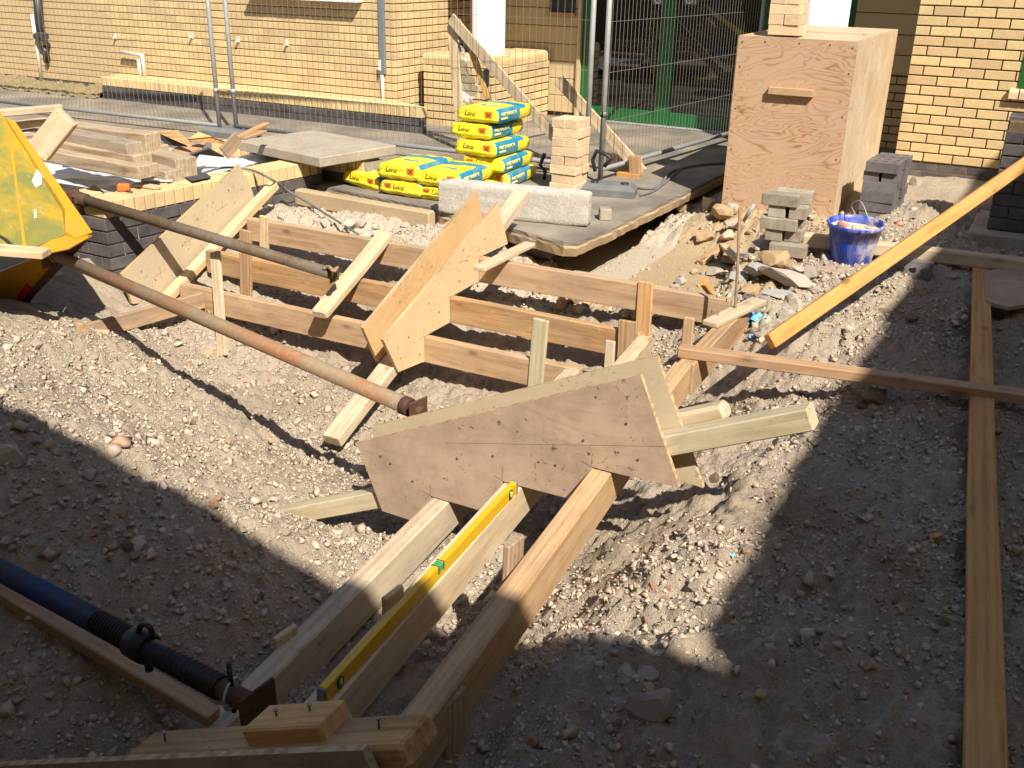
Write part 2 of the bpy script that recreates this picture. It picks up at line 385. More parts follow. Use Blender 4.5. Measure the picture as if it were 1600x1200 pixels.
def glass_mat():
    t = NT('door_glass'); gl = t.n.new('ShaderNodeBsdfGlossy'); gl.inputs['Roughness'].default_value = .02; gl.inputs['Color'].default_value = (.9, .95, .92, 1)
    tr = t.n.new('ShaderNodeBsdfTransparent'); tr.inputs['Color'].default_value = (.38, .42, .4, 1)
    fr = t.n.new('ShaderNodeFresnel'); fr.inputs['IOR'].default_value = 1.7
    mx = t.n.new('ShaderNodeMixShader'); t.l.new(fr.outputs[0], mx.inputs[0]); t.l.new(tr.outputs[0], mx.inputs[1]); t.l.new(gl.outputs[0], mx.inputs[2])
    t.l.new(mx.outputs[0], t.n['Material Output'].inputs[0]); return t.m
MT['glass'] = glass_mat()
def clear_sheet():
    t = NT('clear_polythene'); v = t.tc(rnd=False); f = t.noise(v, 9, 5, .6, 1.2)
    d = t.n.new('ShaderNodeBsdfDiffuse'); d.inputs['Color'].default_value = (.8, .8, .82, 1)
    gl = t.n.new('ShaderNodeBsdfGlossy'); gl.inputs['Roughness'].default_value = .15; t.l.new(t.bump(f, .8, .03), gl.inputs['Normal'])
    tr = t.n.new('ShaderNodeBsdfTransparent'); m1 = t.n.new('ShaderNodeMixShader'); m1.inputs[0].default_value = .3
    t.l.new(d.outputs[0], m1.inputs[1]); t.l.new(gl.outputs[0], m1.inputs[2]); m2 = t.n.new('ShaderNodeMixShader'); m2.inputs[0].default_value = .45
    t.l.new(m1.outputs[0], m2.inputs[1]); t.l.new(tr.outputs[0], m2.inputs[2]); t.l.new(m2.outputs[0], t.n['Material Output'].inputs[0]); return t.m
MT['clear'] = clear_sheet()
def soil_mat():
    t = NT('site_soil'); v = t.tc(rnd=False)
    big = t.noise(v, 1.1, 5, .6); mid = t.noise(v, 7, 6, .65); fine = t.noise(v, 60, 5, .7); vf = t.noise(v, 230, 3, .6)
    c = t.ramp(big, [(.3, (.345, .27, .19)), (.5, (.46, .37, .275)), (.7, (.53, .445, .34))])
    c = t.mix(t.math('MULTIPLY', t.ramp(mid, [(.4, 0.0), (.7, 1.0)]), .45), c, (.35, .27, .195))
    c = t.mix(t.math('MULTIPLY', t.ramp(fine, [(.45, 0.0), (.7, 1.0)]), .5), c, (.58, .49, .38))
    c = t.mix(t.math('MULTIPLY', t.ramp(vf, [(.55, 0.0), (.75, 1.0)]), .5), c, (.16, .12, .085))
    x, y, z = t.sep(v)
    # made ground darkening to the right beside the long plank; chalky mortar waste against the old footing
    dark_right = t.math('ADD', x, t.math('MULTIPLY', t.math('SUBTRACT', big, .5), 1.2))
    c = t.mix(t.ramp(dark_right, [(-.45+.5, 0.0), (.5, .0), (.75, .45)]), c, (.15, .12, .09))
    n = t.math('MULTIPLY', t.ramp(y, [(0, 0.0), (1, 1.0)]), 0.0)
    ys = t.math('ADD', y, t.math('MULTIPLY', t.math('SUBTRACT', mid, .5), .5))
    ck = t.math('MULTIPLY', t.math('GREATER_THAN', ys, 4.92), t.math('LESS_THAN', x, -2.2))
    c = t.mix(t.math('MULTIPLY', ck, .75), c, (.62, .53, .4))
    sd = t.math('MULTIPLY', t.math('GREATER_THAN', ys, 5.0), t.math('GREATER_THAN', x, -2.2))
    c = t.mix(t.math('MULTIPLY', t.math('MULTIPLY', sd, t.math('LESS_THAN', x, -1.15)), .7), c, (.53, .38, .2))
    h = t.math('ADD', t.math('MULTIPLY', mid, .5), t.math('ADD', fine, t.math('MULTIPLY', vf, .5)))
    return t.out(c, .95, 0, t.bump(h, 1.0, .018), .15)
MT['soil'] = soil_mat()
def gravel_mat():
    t = NT('gravel_mixed'); a = t.n.new('ShaderNodeAttribute'); a.attribute_name = 'tone'; f = t.noise(t.tc(rnd=False), 40, 5, .6)
    c = t.ramp(a.outputs['Fac'], [(0, (.32, .25, .175)), (.3, (.42, .34, .25)), (.6, (.475, .39, .295)), (.9, (.51, .43, .335)), (.988, (.6, .53, .43)), (1, (.42, .23, .145))])
    c = t.mix(t.math('MULTIPLY', t.ramp(f, [(.38, 0.0), (.66, 1.0)]), .6), c, (.46, .37, .275))
    return t.out(c, .95, 0, t.bump(f, .6, .004), .15)
MT['gravel'] = gravel_mat()
MT['stone'] = speck('stone_grey', (.40, .34, .27), (.3, .25, .195), 28, .94, .2, .7, .006, (.36, .295, .225), .7, 9, .04)
MT['stone_w'] = speck('stone_pale', (.52, .45, .36), (.42, .35, .27), 28, .94, .15, .7, .006, (.37, .3, .225), .6, 9, .03)
MT['stone_r'] = speck('brickbat_red', (.42, .185, .105), (.36, .15, .09), 30, .94, .15, .6, .006, (.38, .3, .22), .75, 9, .02)

# ================================================================== THE SETTING
# ------------------------------------------------------------------ ground relief
CTRL = np.array([
 (.9,-1,0),(.9,1,-.04),(.9,4,-.07),(.9,7,-.03),(.9,9,.03),(0,2,-.04),(-.2,3,-.06),(-.2,5,-.09),(-.42,2,-.01),(-.5,3,-.05),(-.6,4,-.1),(-.5,6,-.05),(-.9,6,-.05),
 (-.7,8.7,.02),(-1.2,6.8,0),(-1.8,7.1,-.02),(-2.2,7.4,-.12),(-.75,1.9,-.04),(-.8,2.6,-.09),(-.88,3.3,-.15),(-.93,4.0,-.18),(-1.0,4.6,-.13),
 (-1.05,1.5,-.26),(-1.05,2.2,-.26),(-1.08,3,-.3),(-1.15,4,-.34),(-1.35,1.4,-.34),(-1.35,2.5,-.38),(-1.4,4.2,-.42),(-1.65,1.4,-.38),(-1.7,2.3,-.41),(-1.8,3,-.5),(-1.8,4,-.56),
 (-2.0,2.15,-.2),(-2.2,2.05,-.07),(-2.65,2.0,.09),(-2.95,1.9,.2),(-3.5,1.9,.22),(-2.3,2.5,-.32),(-2.63,2.86,-.57),(-2.6,3.4,-.6),(-3.3,3.2,-.52),(-3.8,3.4,-.46),
 (-2.85,3.9,-.64),(-2.2,3.5,-.6),(-3.6,4.0,-.62),(-4.4,4.0,-.5),(-3.2,2.5,-.12),(-3.9,2.6,-.02),(-4.3,3.3,-.25),(-2,1.2,-.34),(-2.5,1.3,-.2),(-1.8,.6,-.4),(-1.2,.6,-.3),
 (-3.5,1,.05),(-1,.2,-.1),(0,0,-.02),(0,-.6,0),(-.5,1,-.1),(-.6,1.5,-.06),(-3,4.4,-.54),(-3,4.7,-.38),(-2.2,4.4,-.5),(-2.2,4.7,-.36),(-1.7,4.5,-.42),(-4,4.5,-.5),(-4,4.75,-.38),
 (-4,5.0,-.2),(-3.2,5.0,-.22),(-2.6,5.05,-.26),(-1.8,5.0,-.22),(-4.2,5.5,-.06),(-3.3,5.5,-.1),(-2.6,5.35,-.22),(-2,5.6,-.22),(-2,6.3,-.21),(-1.5,5.3,-.14),(-1.4,5.9,-.05),
 (-2.2,6.9,-.16),(-1.25,5.0,-.1),(-4.9,5,-.12),(-5,4.0,-.3),(-4.7,4.4,-.34),(-6,5,-.2),(-6,3,-.1),(-6,1,.1),(-8,4,-.2),(-3,6.5,-.3),(-4.5,6.5,-.3),(-6,7,-.3)], float)
def _tps(P, Q):
    d2 = ((P[:, None, :]-Q[None, :, :])**2).sum(-1); return np.where(d2 > 1e-12, .5*d2*np.log(d2+1e-12), 0)
_n = len(CTRL); _A = np.zeros((_n+3, _n+3)); _A[:_n, :_n] = _tps(CTRL[:, :2], CTRL[:, :2]) + np.eye(_n)*.004
_A[:_n, _n] = 1; _A[:_n, _n+1:] = CTRL[:, :2]; _A[_n, :_n] = 1; _A[_n+1:, :_n] = CTRL[:, :2].T
_wt = np.linalg.solve(_A, np.concatenate([CTRL[:, 2], [0, 0, 0]]))
def base_h(P):
    out = np.empty(len(P))
    for i in range(0, len(P), 20000):
        q = np.clip(P[i:i+20000], (-7.5, -1.5), (1.6, 9.2)); out[i:i+20000] = _tps(q, CTRL[:, :2])@_wt[:_n] + _wt[_n] + q@_wt[_n+1:]
    return out
_perm = np.random.default_rng(3).random((256, 256))
def vnoise(x, y):
    xi = np.floor(x).astype(int); yi = np.floor(y).astype(int); fx = x-xi; fy = y-yi
    fx = fx*fx*(3-2*fx); fy = fy*fy*(3-2*fy)
    a = _perm[xi & 255, yi & 255]; b = _perm[(xi+1) & 255, yi & 255]; c = _perm[xi & 255, (yi+1) & 255]; d = _perm[(xi+1) & 255, (yi+1) & 255]
    return (a*(1-fx)+b*fx)*(1-fy)+(c*(1-fx)+d*fx)*fy - .5
_jit = np.random.default_rng(5).random((256, 256, 3))
def worley(x, y):
    xi = np.floor(x).astype(int); yi = np.floor(y).astype(int); best = np.full(x.shape, 9.0); val = np.zeros(x.shape)
    for dx in (-1, 0, 1):
        for dy in (-1, 0, 1):
            j = _jit[(xi+dx) & 255, (yi+dy) & 255]; d = (xi+dx+j[..., 0]-x)**2+(yi+dy+j[..., 1]-y)**2
            m = d < best; best = np.where(m, d, best); val = np.where(m, j[..., 2], val)
    return np.sqrt(best), val
def ground_h(P):
    x, y = P[:, 0], P[:, 1]; h = base_h(P)
    amp = np.clip(1-np.maximum(0, y-7.4)/1.0, .25, 1)
    h = h + amp*(.085*vnoise(x*2.3+9, y*2.3)+.05*vnoise(x*5.7, y*5.7+3)+.03*vnoise(x*13, y*13)+.02*vnoise(x*31, y*31)+.018*vnoise(x*55, y*55+2)+.013*vnoise(x*80, y*80)-.05*np.abs(vnoise(x*4.1+3, y*4.1))-.045*np.abs(vnoise(x*9.3, y*9.3+5))-.03*np.abs(vnoise(x*21, y*21)))
    for sc, a in ((6.0, .026), (13.0, .02), (27.0, .018), (52.0, .012)):
        d, v = worley(x*sc+2*vnoise(x*4, y*4), y*sc+2*vnoise(x*4+7, y*4)); h = h + amp*a*np.clip(1-1.7*d, 0, 1)*(v > .35)*(v+.2)
    # trodden, smoother strip in front of the right-hand bank and screeded old footing behind the steps
    foot = np.clip((x+2.62)/.06, 0, 1)*np.clip((-1.55-x)/.12, 0, 1)*np.clip((y-5.16)/.15, 0, 1)*np.clip((6.65-y)/.15, 0, 1)
    h = h*(1-foot)+(-.262+.008*vnoise(x*4, y*4))*foot
    lx = -.225+(6.18-y)*(.44/5.03); bed = np.clip(1-(np.abs(x-lx)-.09)/.1, 0, 1)*np.clip((y-.6)/.3, 0, 1)*np.clip((6.4-y)/.2, 0, 1); h = h*(1-bed)+np.minimum(h, -.035+.3*(h+.05))*bed
    fb_ = np.clip(1-np.maximum(np.abs(x+.0)-.3, np.abs(y-5.85)-.5)/.1, 0, 1); h = h*(1-fb_)+np.minimum(h, -.012)*fb_
    for (ax_, ay_, bx_, by_, cap_) in ((-.969, .9, -1.221, 3.9, -.20), (-1.30, .9, -1.625, 4.515, -.33), (-1.614, .9, -1.905, 4.25, -.43)):
        bl_ = np.clip(1-(np.abs(x-(ax_+(y-ay_)*(bx_-ax_)/(by_-ay_)))-.07)/.12, 0, 1)*np.clip((y-.5)/.3, 0, 1)*np.clip((4.6-y)/.2, 0, 1); h = h*(1-bl_)+np.minimum(h, cap_+.25*np.minimum(h-cap_, .1))*bl_
    xs_ = np.interp(y, (1.9, 2.15, 2.55, 2.85, 3.1, 3.8), (-1.02, -.96, -.86, -.78, -.74, -.74))+.12*vnoise(x*0+3.3, y*4)+.05*vnoise(x*0+1, y*14)
    h = h-.045*np.clip((xs_-x)/.035, 0, 1)*np.clip((y-1.8)/.2, 0, 1)*np.clip((4.0-y)/.3, 0, 1)
    pit = np.clip((-2.46-x)/.05, 0, 1)*np.clip((y-5.72)/.05, 0, 1); h = h*(1-pit) + np.minimum(h, -.38)*pit
    return h
def grade(a, b, f0, f1, step, cs):
    u = list(np.arange(f0, f1, step)); k = f1; s = step
    while k < b: u.append(k); s = min(s*1.35, cs); k += s
    u.append(b); k = f0; s = step; d = []
    while k > a: s = min(s*1.35, cs); k -= s; d.append(max(k, a))
    return np.array(d[::-1]+u)
gx = grade(-60, 60, -4.6, .35, .0115, 8); gy = grade(-40, 60, .85, 6.5, .0125, 8); gy = np.concatenate([gy[gy <= 6.5], np.arange(6.52, 8.95, .028), gy[gy > 9.0]])
GX, GY = np.meshgrid(gx, gy, indexing='ij'); GP = np.stack([GX.ravel(), GY.ravel()], -1); GH = ground_h(GP)
far = np.maximum(np.maximum(-7-GP[:, 0], GP[:, 0]-1.5), np.maximum(-1.4-GP[:, 1], GP[:, 1]-9)); GH = np.where(far > 0, np.minimum(GH, -.12), GH)
nx, ny = len(gx), len(gy)
def grid_mesh(name, XYZ, nx, ny, mat, smooth=True):
    me = bpy.data.meshes.new(name); me.vertices.add(nx*ny); me.vertices.foreach_set('co', XYZ.astype(np.float32).ravel())
    i = np.arange(nx-1)[:, None]*ny+np.arange(ny-1)[None, :]; q = np.stack([i, i+ny, i+ny+1, i+1], -1).reshape(-1, 4)
    me.loops.add(q.size); me.loops.foreach_set('vertex_index', q.ravel().astype(np.int32)); me.polygons.add(len(q))
    me.polygons.foreach_set('loop_start', np.arange(0, q.size, 4, dtype=np.int32)); me.polygons.foreach_set('loop_total', np.full(len(q), 4, np.int32))
    me.polygons.foreach_set('use_smooth', np.full(len(q), smooth)); me.update(); me.validate(); me.materials.append(mat); return me
ground = obj('ground', grid_mesh('ground', np.column_stack([GP, GH]), nx, ny, MT['soil'])); tag(ground, kind='structure')
from math import floor
def gz(x, y):
    return float(ground_h(np.array([[x, y]]))[0])

# gravel and small clods: nobody could count these
_ico = None
def ico(sub):
    bm = bmesh.new(); bmesh.ops.create_icosphere(bm, subdivisions=sub, radius=1.0); V = np.array([v.co[:] for v in bm.verts]); Fc = np.array([[v.index for v in f.verts] for f in bm.faces]); bm.free(); return V, Fc
IV = np.array([(x, y, z) for x in (-1, 1) for y in (-1, 1) for z in (-1, 1)], float)*.72
IF = np.array([(0, 1, 3), (0, 3, 2), (4, 6, 7), (4, 7, 5), (0, 4, 5), (0, 5, 1), (2, 3, 7), (2, 7, 6), (0, 2, 6), (0, 6, 4), (1, 5, 7), (1, 7, 3)])
def rot_rand(n, r):
    q = r.normal(size=(n, 4)); q /= np.linalg.norm(q, axis=1)[:, None]; w, x, y, z = q.T
    return np.stack([np.stack([1-2*(y*y+z*z), 2*(x*y-z*w), 2*(x*z+y*w)], -1), np.stack([2*(x*y+z*w), 1-2*(x*x+z*z), 2*(y*z-x*w)], -1), np.stack([2*(x*z-y*w), 2*(y*z+x*w), 1-2*(x*x+y*y)], -1)], 1)
def gravel(name, pts, rad, mat, r, label, sink=.25):
    n = len(pts); R = rot_rand(n, r); sc = r.uniform(.55, 1.25, (n, 1, 3)); jit = 1+r.normal(0, .24, (n, len(IV), 1))
    V = np.einsum('nij,nkj->nki', R, IV[None]*sc*jit+r.normal(0, .22, (n, len(IV), 3)))*rad[:, None, None]; V[..., 2] *= .8; V += pts[:, None, :]; V[..., 2] += rad[:, None]*(.5-sink)
    Fc = (IF[None]+np.arange(n)[:, None, None]*len(IV)).reshape(-1, 3)
    me = bpy.data.meshes.new(name); me.vertices.add(n*len(IV)); me.vertices.foreach_set('co', V.astype(np.float32).ravel())
    me.loops.add(Fc.size); me.loops.foreach_set('vertex_index', Fc.ravel().astype(np.int32)); me.polygons.add(len(Fc))
    me.polygons.foreach_set('loop_start', np.arange(0, Fc.size, 3, dtype=np.int32)); me.polygons.foreach_set('loop_total', np.full(len(Fc), 3, np.int32)); me.update()
    a = me.attributes.new('tone', 'FLOAT', 'POINT'); tn = r.random(n)**1.0; tn = np.where(r.random(n) < .99, tn*.97, 1.0); a.data.foreach_set('value', np.repeat(tn, len(IV)).astype(np.float32))
    me.materials.append(mat); o = obj(name, me); return tag(o, label, 'gravel', kind='stuff')
def scatter(n, r, x0, x1, y0, y1, dens):
    P = np.stack([r.uniform(x0, x1, n*4), r.uniform(y0, y1, n*4)], -1); k = r.random(len(P)) < dens(P); P = P[k][:n]
    return np.column_stack([P, ground_h(P)])
r1 = np.random.default_rng(21)
def dens_all(P):
    x, y = P[:, 0], P[:, 1]
    d = np.full(len(P), .5) + 2.0*vnoise(x*2.0, y*2.0)+1.2*vnoise(x*5, y*5)
    d += .45*((x < -1.6) & (y < 4)) + .5*((x > -1.45) & (x < -.6) & (y > 4.9)) - .3*((x > -2.5) & (x < -1.45) & (y > 4.95)) + .25*((x > -1.1) & (y < 4.5))
    foot = (x > -2.5) & (x < -1.6) & (y > 5.2) & (y < 6.5); slab = (x < -2.46) & (y > 5.6)
    near = np.clip(1.5-y*.12, .4, 1.3)
    return np.where(foot, .05, np.where(slab, 0, np.clip(d, .06, 1)*near))
P = scatter(66000, r1, -4.6, .4, .9, 7.2, dens_all); gravel('fine_gravel', P, np.clip(.0033*r1.random(len(P))**-.42, .0033, .0115), MT['gravel'], r1, 'fine gravel and crumbs of soil strewn over the dug ground')
P = scatter(2100, r1, -4.6, .4, .9, 7.6, lambda Q: dens_all(Q)*np.where((Q[:, 0] > -1.1) & (Q[:, 1] < 4.4), .3, 1.0)); gravel('coarse_gravel', P, np.clip(.0088*r1.random(len(P))**-.38, .0088, .024), MT['gravel'], r1, 'coarse gravel and small clods strewn over the dug ground')

# asphalt forecourt with its concrete bed, broken along the dig
def asphalt():
    edge = []                                   # front edge runs along x, then turns up the right side
    rr = random.Random(4)
    pts = [(-14.5, 5.9), (-5.6, 5.9), (-4.6, 5.88), (-3.7, 5.74), (-3.58, 5.68), (-3.1, 5.60), (-2.8, 5.5), (-2.53, 5.43), (-2.455, 5.47), (-2.42, 5.9), (-2.40, 6.5), (-2.37, 7.2), (-2.34, 8.1), (-2.2, 8.6), (-1.2, 8.75), (-1.2, 10.5), (-14.5, 10.5)]
    out = []
    for i, (a, b) in enumerate(zip(pts, pts[1:]+pts[:1])):
        a = Vector((*a, 0)); b = Vector((*b, 0)); n = max(1, int((b-a).length/.05)) if 1 <= i <= 12 else 1
        for k in range(n):
            p = a.lerp(b, k/n)
            if 1 <= i <= 12: p += Vector((rr.uniform(-.004, .004), rr.uniform(-.004, .004), 0))
            out.append(p)
    return out
ring = asphalt()
def slab(name, ring, z0, z1, mat, inset=0.0, jit=0.0):
    rr = random.Random(name); bm = bmesh.new()
    up = [bm.verts.new((p.x, p.y, z1)) for p in ring]; md = [bm.verts.new((p.x+rr.uniform(-jit, jit), p.y+rr.uniform(-jit, jit), z1-.012)) for p in ring]; lo = [bm.verts.new((p.x-inset+rr.uniform(-jit, jit), p.y+inset+rr.uniform(-jit, jit), z0)) for p in ring]
    bm.faces.new(up); k = len(ring)
    for a, b in ((up, md), (md, lo)):
        for i in range(k): bm.faces.new((a[i], b[i], b[(i+1) % k], a[(i+1) % k]))
    bm.faces.new(lo[::-1]); bmesh.ops.recalc_face_normals(bm, faces=bm.faces); bmesh.ops.triangulate(bm, faces=[f for f in bm.faces if len(f.verts) > 4])
    me = bpy.data.meshes.new(name); bm.to_mesh(me); bm.free(); me.materials.append(mat); return tag(obj(name, me), kind='structure')
slab('path', ring, -.028, 0.0, MT['asphalt'], 0, .004)
slab('path_bed', [p+Vector((.006, -.006, 0)) if p.x > -6 and p.y < 9 else p for p in ring], -.098, -.0285, MT['sandy'], .02, .006)
# verge strip of dead leaves along the far-left wall

# ------------------------------------------------------------------ brickwork
BRK = {}
def brick_mesh(L, H, D, mat, b=.003):
    k = (round(L, 4), round(H, 4), round(D, 4), mat.name)
    if k not in BRK: BRK[k] = boxmesh('brick', 0, L, -D, 0, 0, H, mat, b)
    return BRK[k]
def brickwork(parent, o, u, nrm, length, rows, mat, course=.075, bl=.225, gap=.010, bed=.010, depth=.09, bond=.5, cap=290, name='brick', start=0.0, jitter=.0012):
    """courses of single bricks on the plane through o, running along u, facing nrm"""
    o = Vector(o); u = Vector(u).normalized(); nrm = Vector(nrm).normalized(); lst = []
    for r in range(rows):
        x = -start - (bl*bond if r % 2 else 0)
        while x < length-.01:
            a = max(x, 0); b = min(x+bl, length)
            if b-a > .03: lst.append((a, b, r))
            x += bl
    def sz(q):
        c = o+u*((q[0]+q[1])/2)+Vector((0, 0, q[2]*course)); return (seen(c, 30), -pix(c)[2])
    lst.sort(key=sz, reverse=True); rest = []
    R = random.Random(str(tuple(round(q, 2) for q in o)))
    for k, (a, b, r) in enumerate(lst):
        p = o+u*(a+gap/2)+Vector((0, 0, r*course+bed/2))+nrm*R.uniform(-jitter, jitter)
        M = frame_m(p, u, (0, 0, 1))
        if (M @ Vector((0, -1, 0)) - p).dot(nrm) > 0: flip = False
        else: flip = True
        if k < cap and seen(p, 60):
            me = brick_mesh(b-a-gap, course-bed, depth, mat)
            if flip: M = M @ Matrix.Translation((0, depth, 0))
            else: M = M @ Matrix.Translation((0, 0, 0))
            # mesh spans y -depth..0 ; put its outer face on the wall plane
            M = frame_m(p - nrm*0, u, (0, 0, 1)); yv = Vector((M[0][1], M[1][1], M[2][1]))
            if yv.dot(nrm) < 0: M = M @ Matrix.Translation((0, depth, 0))
            obj(name, me, parent, M)
        else: rest.append((a, b, r))
    if rest:
        V = []; Fc = []
        for (a, b, r) in rest:
            p = o+u*(a+gap/2)+Vector((0, 0, r*course+bed/2)); q = u*(b-a-gap); h = Vector((0, 0, course-bed)); d = -nrm*depth
            n = len(V); V += [p, p+q, p+q+h, p+h, p+d, p+q+d, p+q+h+d, p+h+d]
            Fc += [[n+i for i in f] for f in ((0, 1, 2, 3), (4, 7, 6, 5), (0, 4, 5, 1), (1, 5, 6, 2), (2, 6, 7, 3), (3, 7, 4, 0))]
        tag(obj('brickwork', fix(mesh('brickwork', V, Fc, mat)), parent), kind='stuff')
def soldiers(parent, o, u, nrm, length, h, mat, pitch=.075, gap=.009, depth=.215, name='brick', b=.006):
    o = Vector(o); u = Vector(u).normalized(); nrm = Vector(nrm).normalized(); n = int(length/pitch); me = brick_mesh(pitch-gap, h, depth, mat, b)
    R = random.Random(n)
    for k in range(n):
        p = o+u*(k*pitch+gap/2)+nrm*R.uniform(-.002, .002)
        M = frame_m(p, u, (0, 0, 1)); yv = Vector((M[0][1], M[1][1], M[2][1]))
        if yv.dot(nrm) < 0: M = M @ Matrix.Translation((0, depth, 0))
        obj(name, me, parent, M)

# ------------------------------------------------------------------ main building behind the forecourt
bld = empty('brick_building', (-5.9, 8.7, 0), 'yellow brick building with green glazed entrance behind the mesh fence', 'building')
WL, WY = -5.945, 8.62
box('wall', -15.5, WL-.015, WY+.014, WY+.4, -.2, 3.4, MT['mortar_m'], bld, .001)
brickwork(bld, (-13.82, WY, .11), (1, 0, 0), (0, -1, 0), 13.82+WL, 18, MT['brick'], .075, .225, .003, .0095, .1, cap=290)
box('wall', -15.5, WL-.02, WY+.006, WY+.013, -.2, .108, MT['brick_b'], bld, .0005)
# return wall running back from the corner
box('wall', WL-.4, WL-.014, WY+.1, 10.6, -.2, 3.4, MT['mortar'], bld, .001)
brickwork(bld, (WL, WY+.101, .11), (0, 1, 0), (1, 0, 0), 1.6, 18, MT['brick'], .075, .225, .003, .0095, .1, cap=160)
# projecting ledge: blue bricks under a sloping brick-on-end course
LY = 8.32
box('ledge_core', -9.86, -5.96, LY+.012, WY-.001, -.06, .142, MT['mortar_l'], bld, .001)
brickwork(bld, (-9.87, LY, -.005), (1, 0, 0), (0, -1, 0), 4.42, 2, MT['brick_b'], .073, .225, .009, .009, .1, cap=60)
soldiers(bld, (-9.87, LY, .146), (1, 0, 0), (0, -1, 0), 4.43, .098, MT['brick'], .075, .007, .10)
v = [(-9.86, LY+.1, .14), (-5.46, LY+.1, .14), (-5.96, WY-.002, .14), (-9.86, WY-.002, .14), (-9.86, LY+.1, .24), (-5.46, LY+.1, .24), (-5.96, WY-.002, .252), (-9.86, WY-.002, .252)]
obj('ledge_slope', fix(mesh('ledge_slope', v, [(0, 1, 2, 3), (4, 5, 6, 7), (0, 1, 5, 4), (1, 2, 6, 5), (2, 3, 7, 6), (3, 0, 4, 7)], MT['brick'])), bld)
# low pier that carries the column
pier = empty('brick_pier', (-5.4, 9.4, 0), 'low yellow brick pier with rounded coping under the white column', 'pier')
PXL, PXR, PYF = -5.80, -4.98, 8.90
box('core', PXL+.014, PXR-.014, PYF+.014, 10.16, -.05, .60, MT['mortar'], pier, .001)
brickwork(pier, (PXL, PYF, -.02), (1, 0, 0), (0, -1, 0), PXR-PXL, 8, MT['brick'], .076, .225, .010, .013, .1, cap=60)
brickwork(pier, (PXR, PYF+.101, -.02), (0, 1, 0), (1, 0, 0), 1.15, 8, MT['brick'], .076, .225, .006, .013, .1, cap=60)
def bull_mesh(L, D, H, mat, rr=.05):
    pr = [(0, 0), (0, H-rr)] + [(rr-rr*math.cos(a), H-rr+rr*math.sin(a)) for a in (.3, .6, .9, 1.2, math.pi/2)] + [(D, H), (D, 0)]
    V = [(0, y, z) for y, z in pr]+[(L, y, z) for y, z in pr]; k = len(pr)
    Fc = [tuple(range(k)), tuple(range(2*k-1, k-1, -1))]+[(i, (i+1) % k, k+(i+1) % k, k+i) for i in range(k)]
    return fix(mesh('coping_brick', V, Fc, mat))
bm_f = bull_mesh(.066, .38, .105, MT['brick']); bm_s = bull_mesh(.066, .38, .105, MT['brick'])
for k in range(11): obj('coping_brick', bm_f, pier, frame_m((PXL+k*.0745, PYF-.004, .592), (1, 0, 0), (0, 0, 1)))
for k in range(14): obj('coping_brick', bm_s, pier, Matrix.Translation((PXR+.004, PYF+.16+k*.0745, .590)) @ Matrix.Rotation(math.pi/2, 4, 'Z'))
box('coping_core', PXL+.2, PXR-.3, PYF+.3, 10.15, .6, .685, MT['brick'], pier, .002)
def column(x, y, z0, r, label):
    return tag(tube('white_column', [(x, y, z0), (x, y, z0+.01), (x, y, 3.2)], [r*1.02, r, r], MT['white'], None, 40), label, 'column')
column(-5.22, 9.22, .697, .168, 'round white column standing on the low brick pier')
cx = PY(1288, 30, 9.2)
column(cx.x, 9.25, -.05, .19, 'round white column rising behind the plywood box')
# recessed entrance: cladding boards, glazed green door screen, dark window
for k in range(9):
    z = .05+k*.178; box('cladding_board', -5.62, -4.66, 10.17, 10.2, z, z+.172, MT['clad'], bld, .005)
box('wall', -5.7, -4.665, 10.201, 10.4, -.05, 3.2, MT['mortar'], bld, .001)
box('wall', -4.66, -4.62, 10.13, 10.35, -.05, 3.2, MT['clad'], bld, .003)
w0 = PY(860, 0, 10.17); w1 = PY(899, 20, 10.17)
win = box('window', w0.x, w1.x, 10.152, 10.168, w1.z, w1.z+1.0, MT['black_pl'], bld, .002)
box('sill', w0.x-.02, w1.x+.02, 10.10, 10.15, w1.z-.03, w1.z-.002, MT['pine_d'], win, .002)
door = empty('glazed_door_screen', (-3.7, 10.2, 0), 'dark glazed entrance screen in a green frame with wheelchair stickers', 'door')
DX0, DX1 = -4.615, -1.95
for x, wd in ((DX0, .13), (-3.76, .17), (-2.72, .16), (DX1, .1)):
    box('door_stile', x, x+wd, 10.17, 10.23, 0.0, 2.4, MT['green'], door, .004)
for x0, x1 in ((DX0+.132, -3.762), (-3.588, -2.722), (-2.558, DX1-.002)):
    box('kick_rail', x0, x1, 10.175, 10.225, .012, .145, MT['green'], door, .004)
    box('head_rail', x0, x1, 10.175, 10.225, 2.25, 2.38, MT['green'], door, .004)
    box('glass_pane', x0, x1, 10.195, 10.201, .147, 2.248, MT['glass'], door, .001)
box('threshold', DX0, DX1+.1, 10.08, 10.168, 0.002, .012, MT['galv'], door, .002)
def text(name, s, size, mat, parent, M, ext=.0006, shear=0.0, xs=1.0):
    c = bpy.data.curves.new(name, 'FONT'); c.body = s; c.size = size; c.extrude = ext; c.shear = shear; c.align_x = 'LEFT'; c.resolution_u = 2
    o = bpy.data.objects.new(name, c); COL.objects.link(o); bpy.context.view_layer.update()
    me = bpy.data.meshes.new_from_object(o.evaluated_get(bpy.context.evaluated_depsgraph_get())); bpy.data.objects.remove(o)
    me.materials.clear(); me.materials.append(mat); me.name = name
    return obj(name, me, parent, M @ Matrix.Diagonal((xs, 1, 1, 1)))
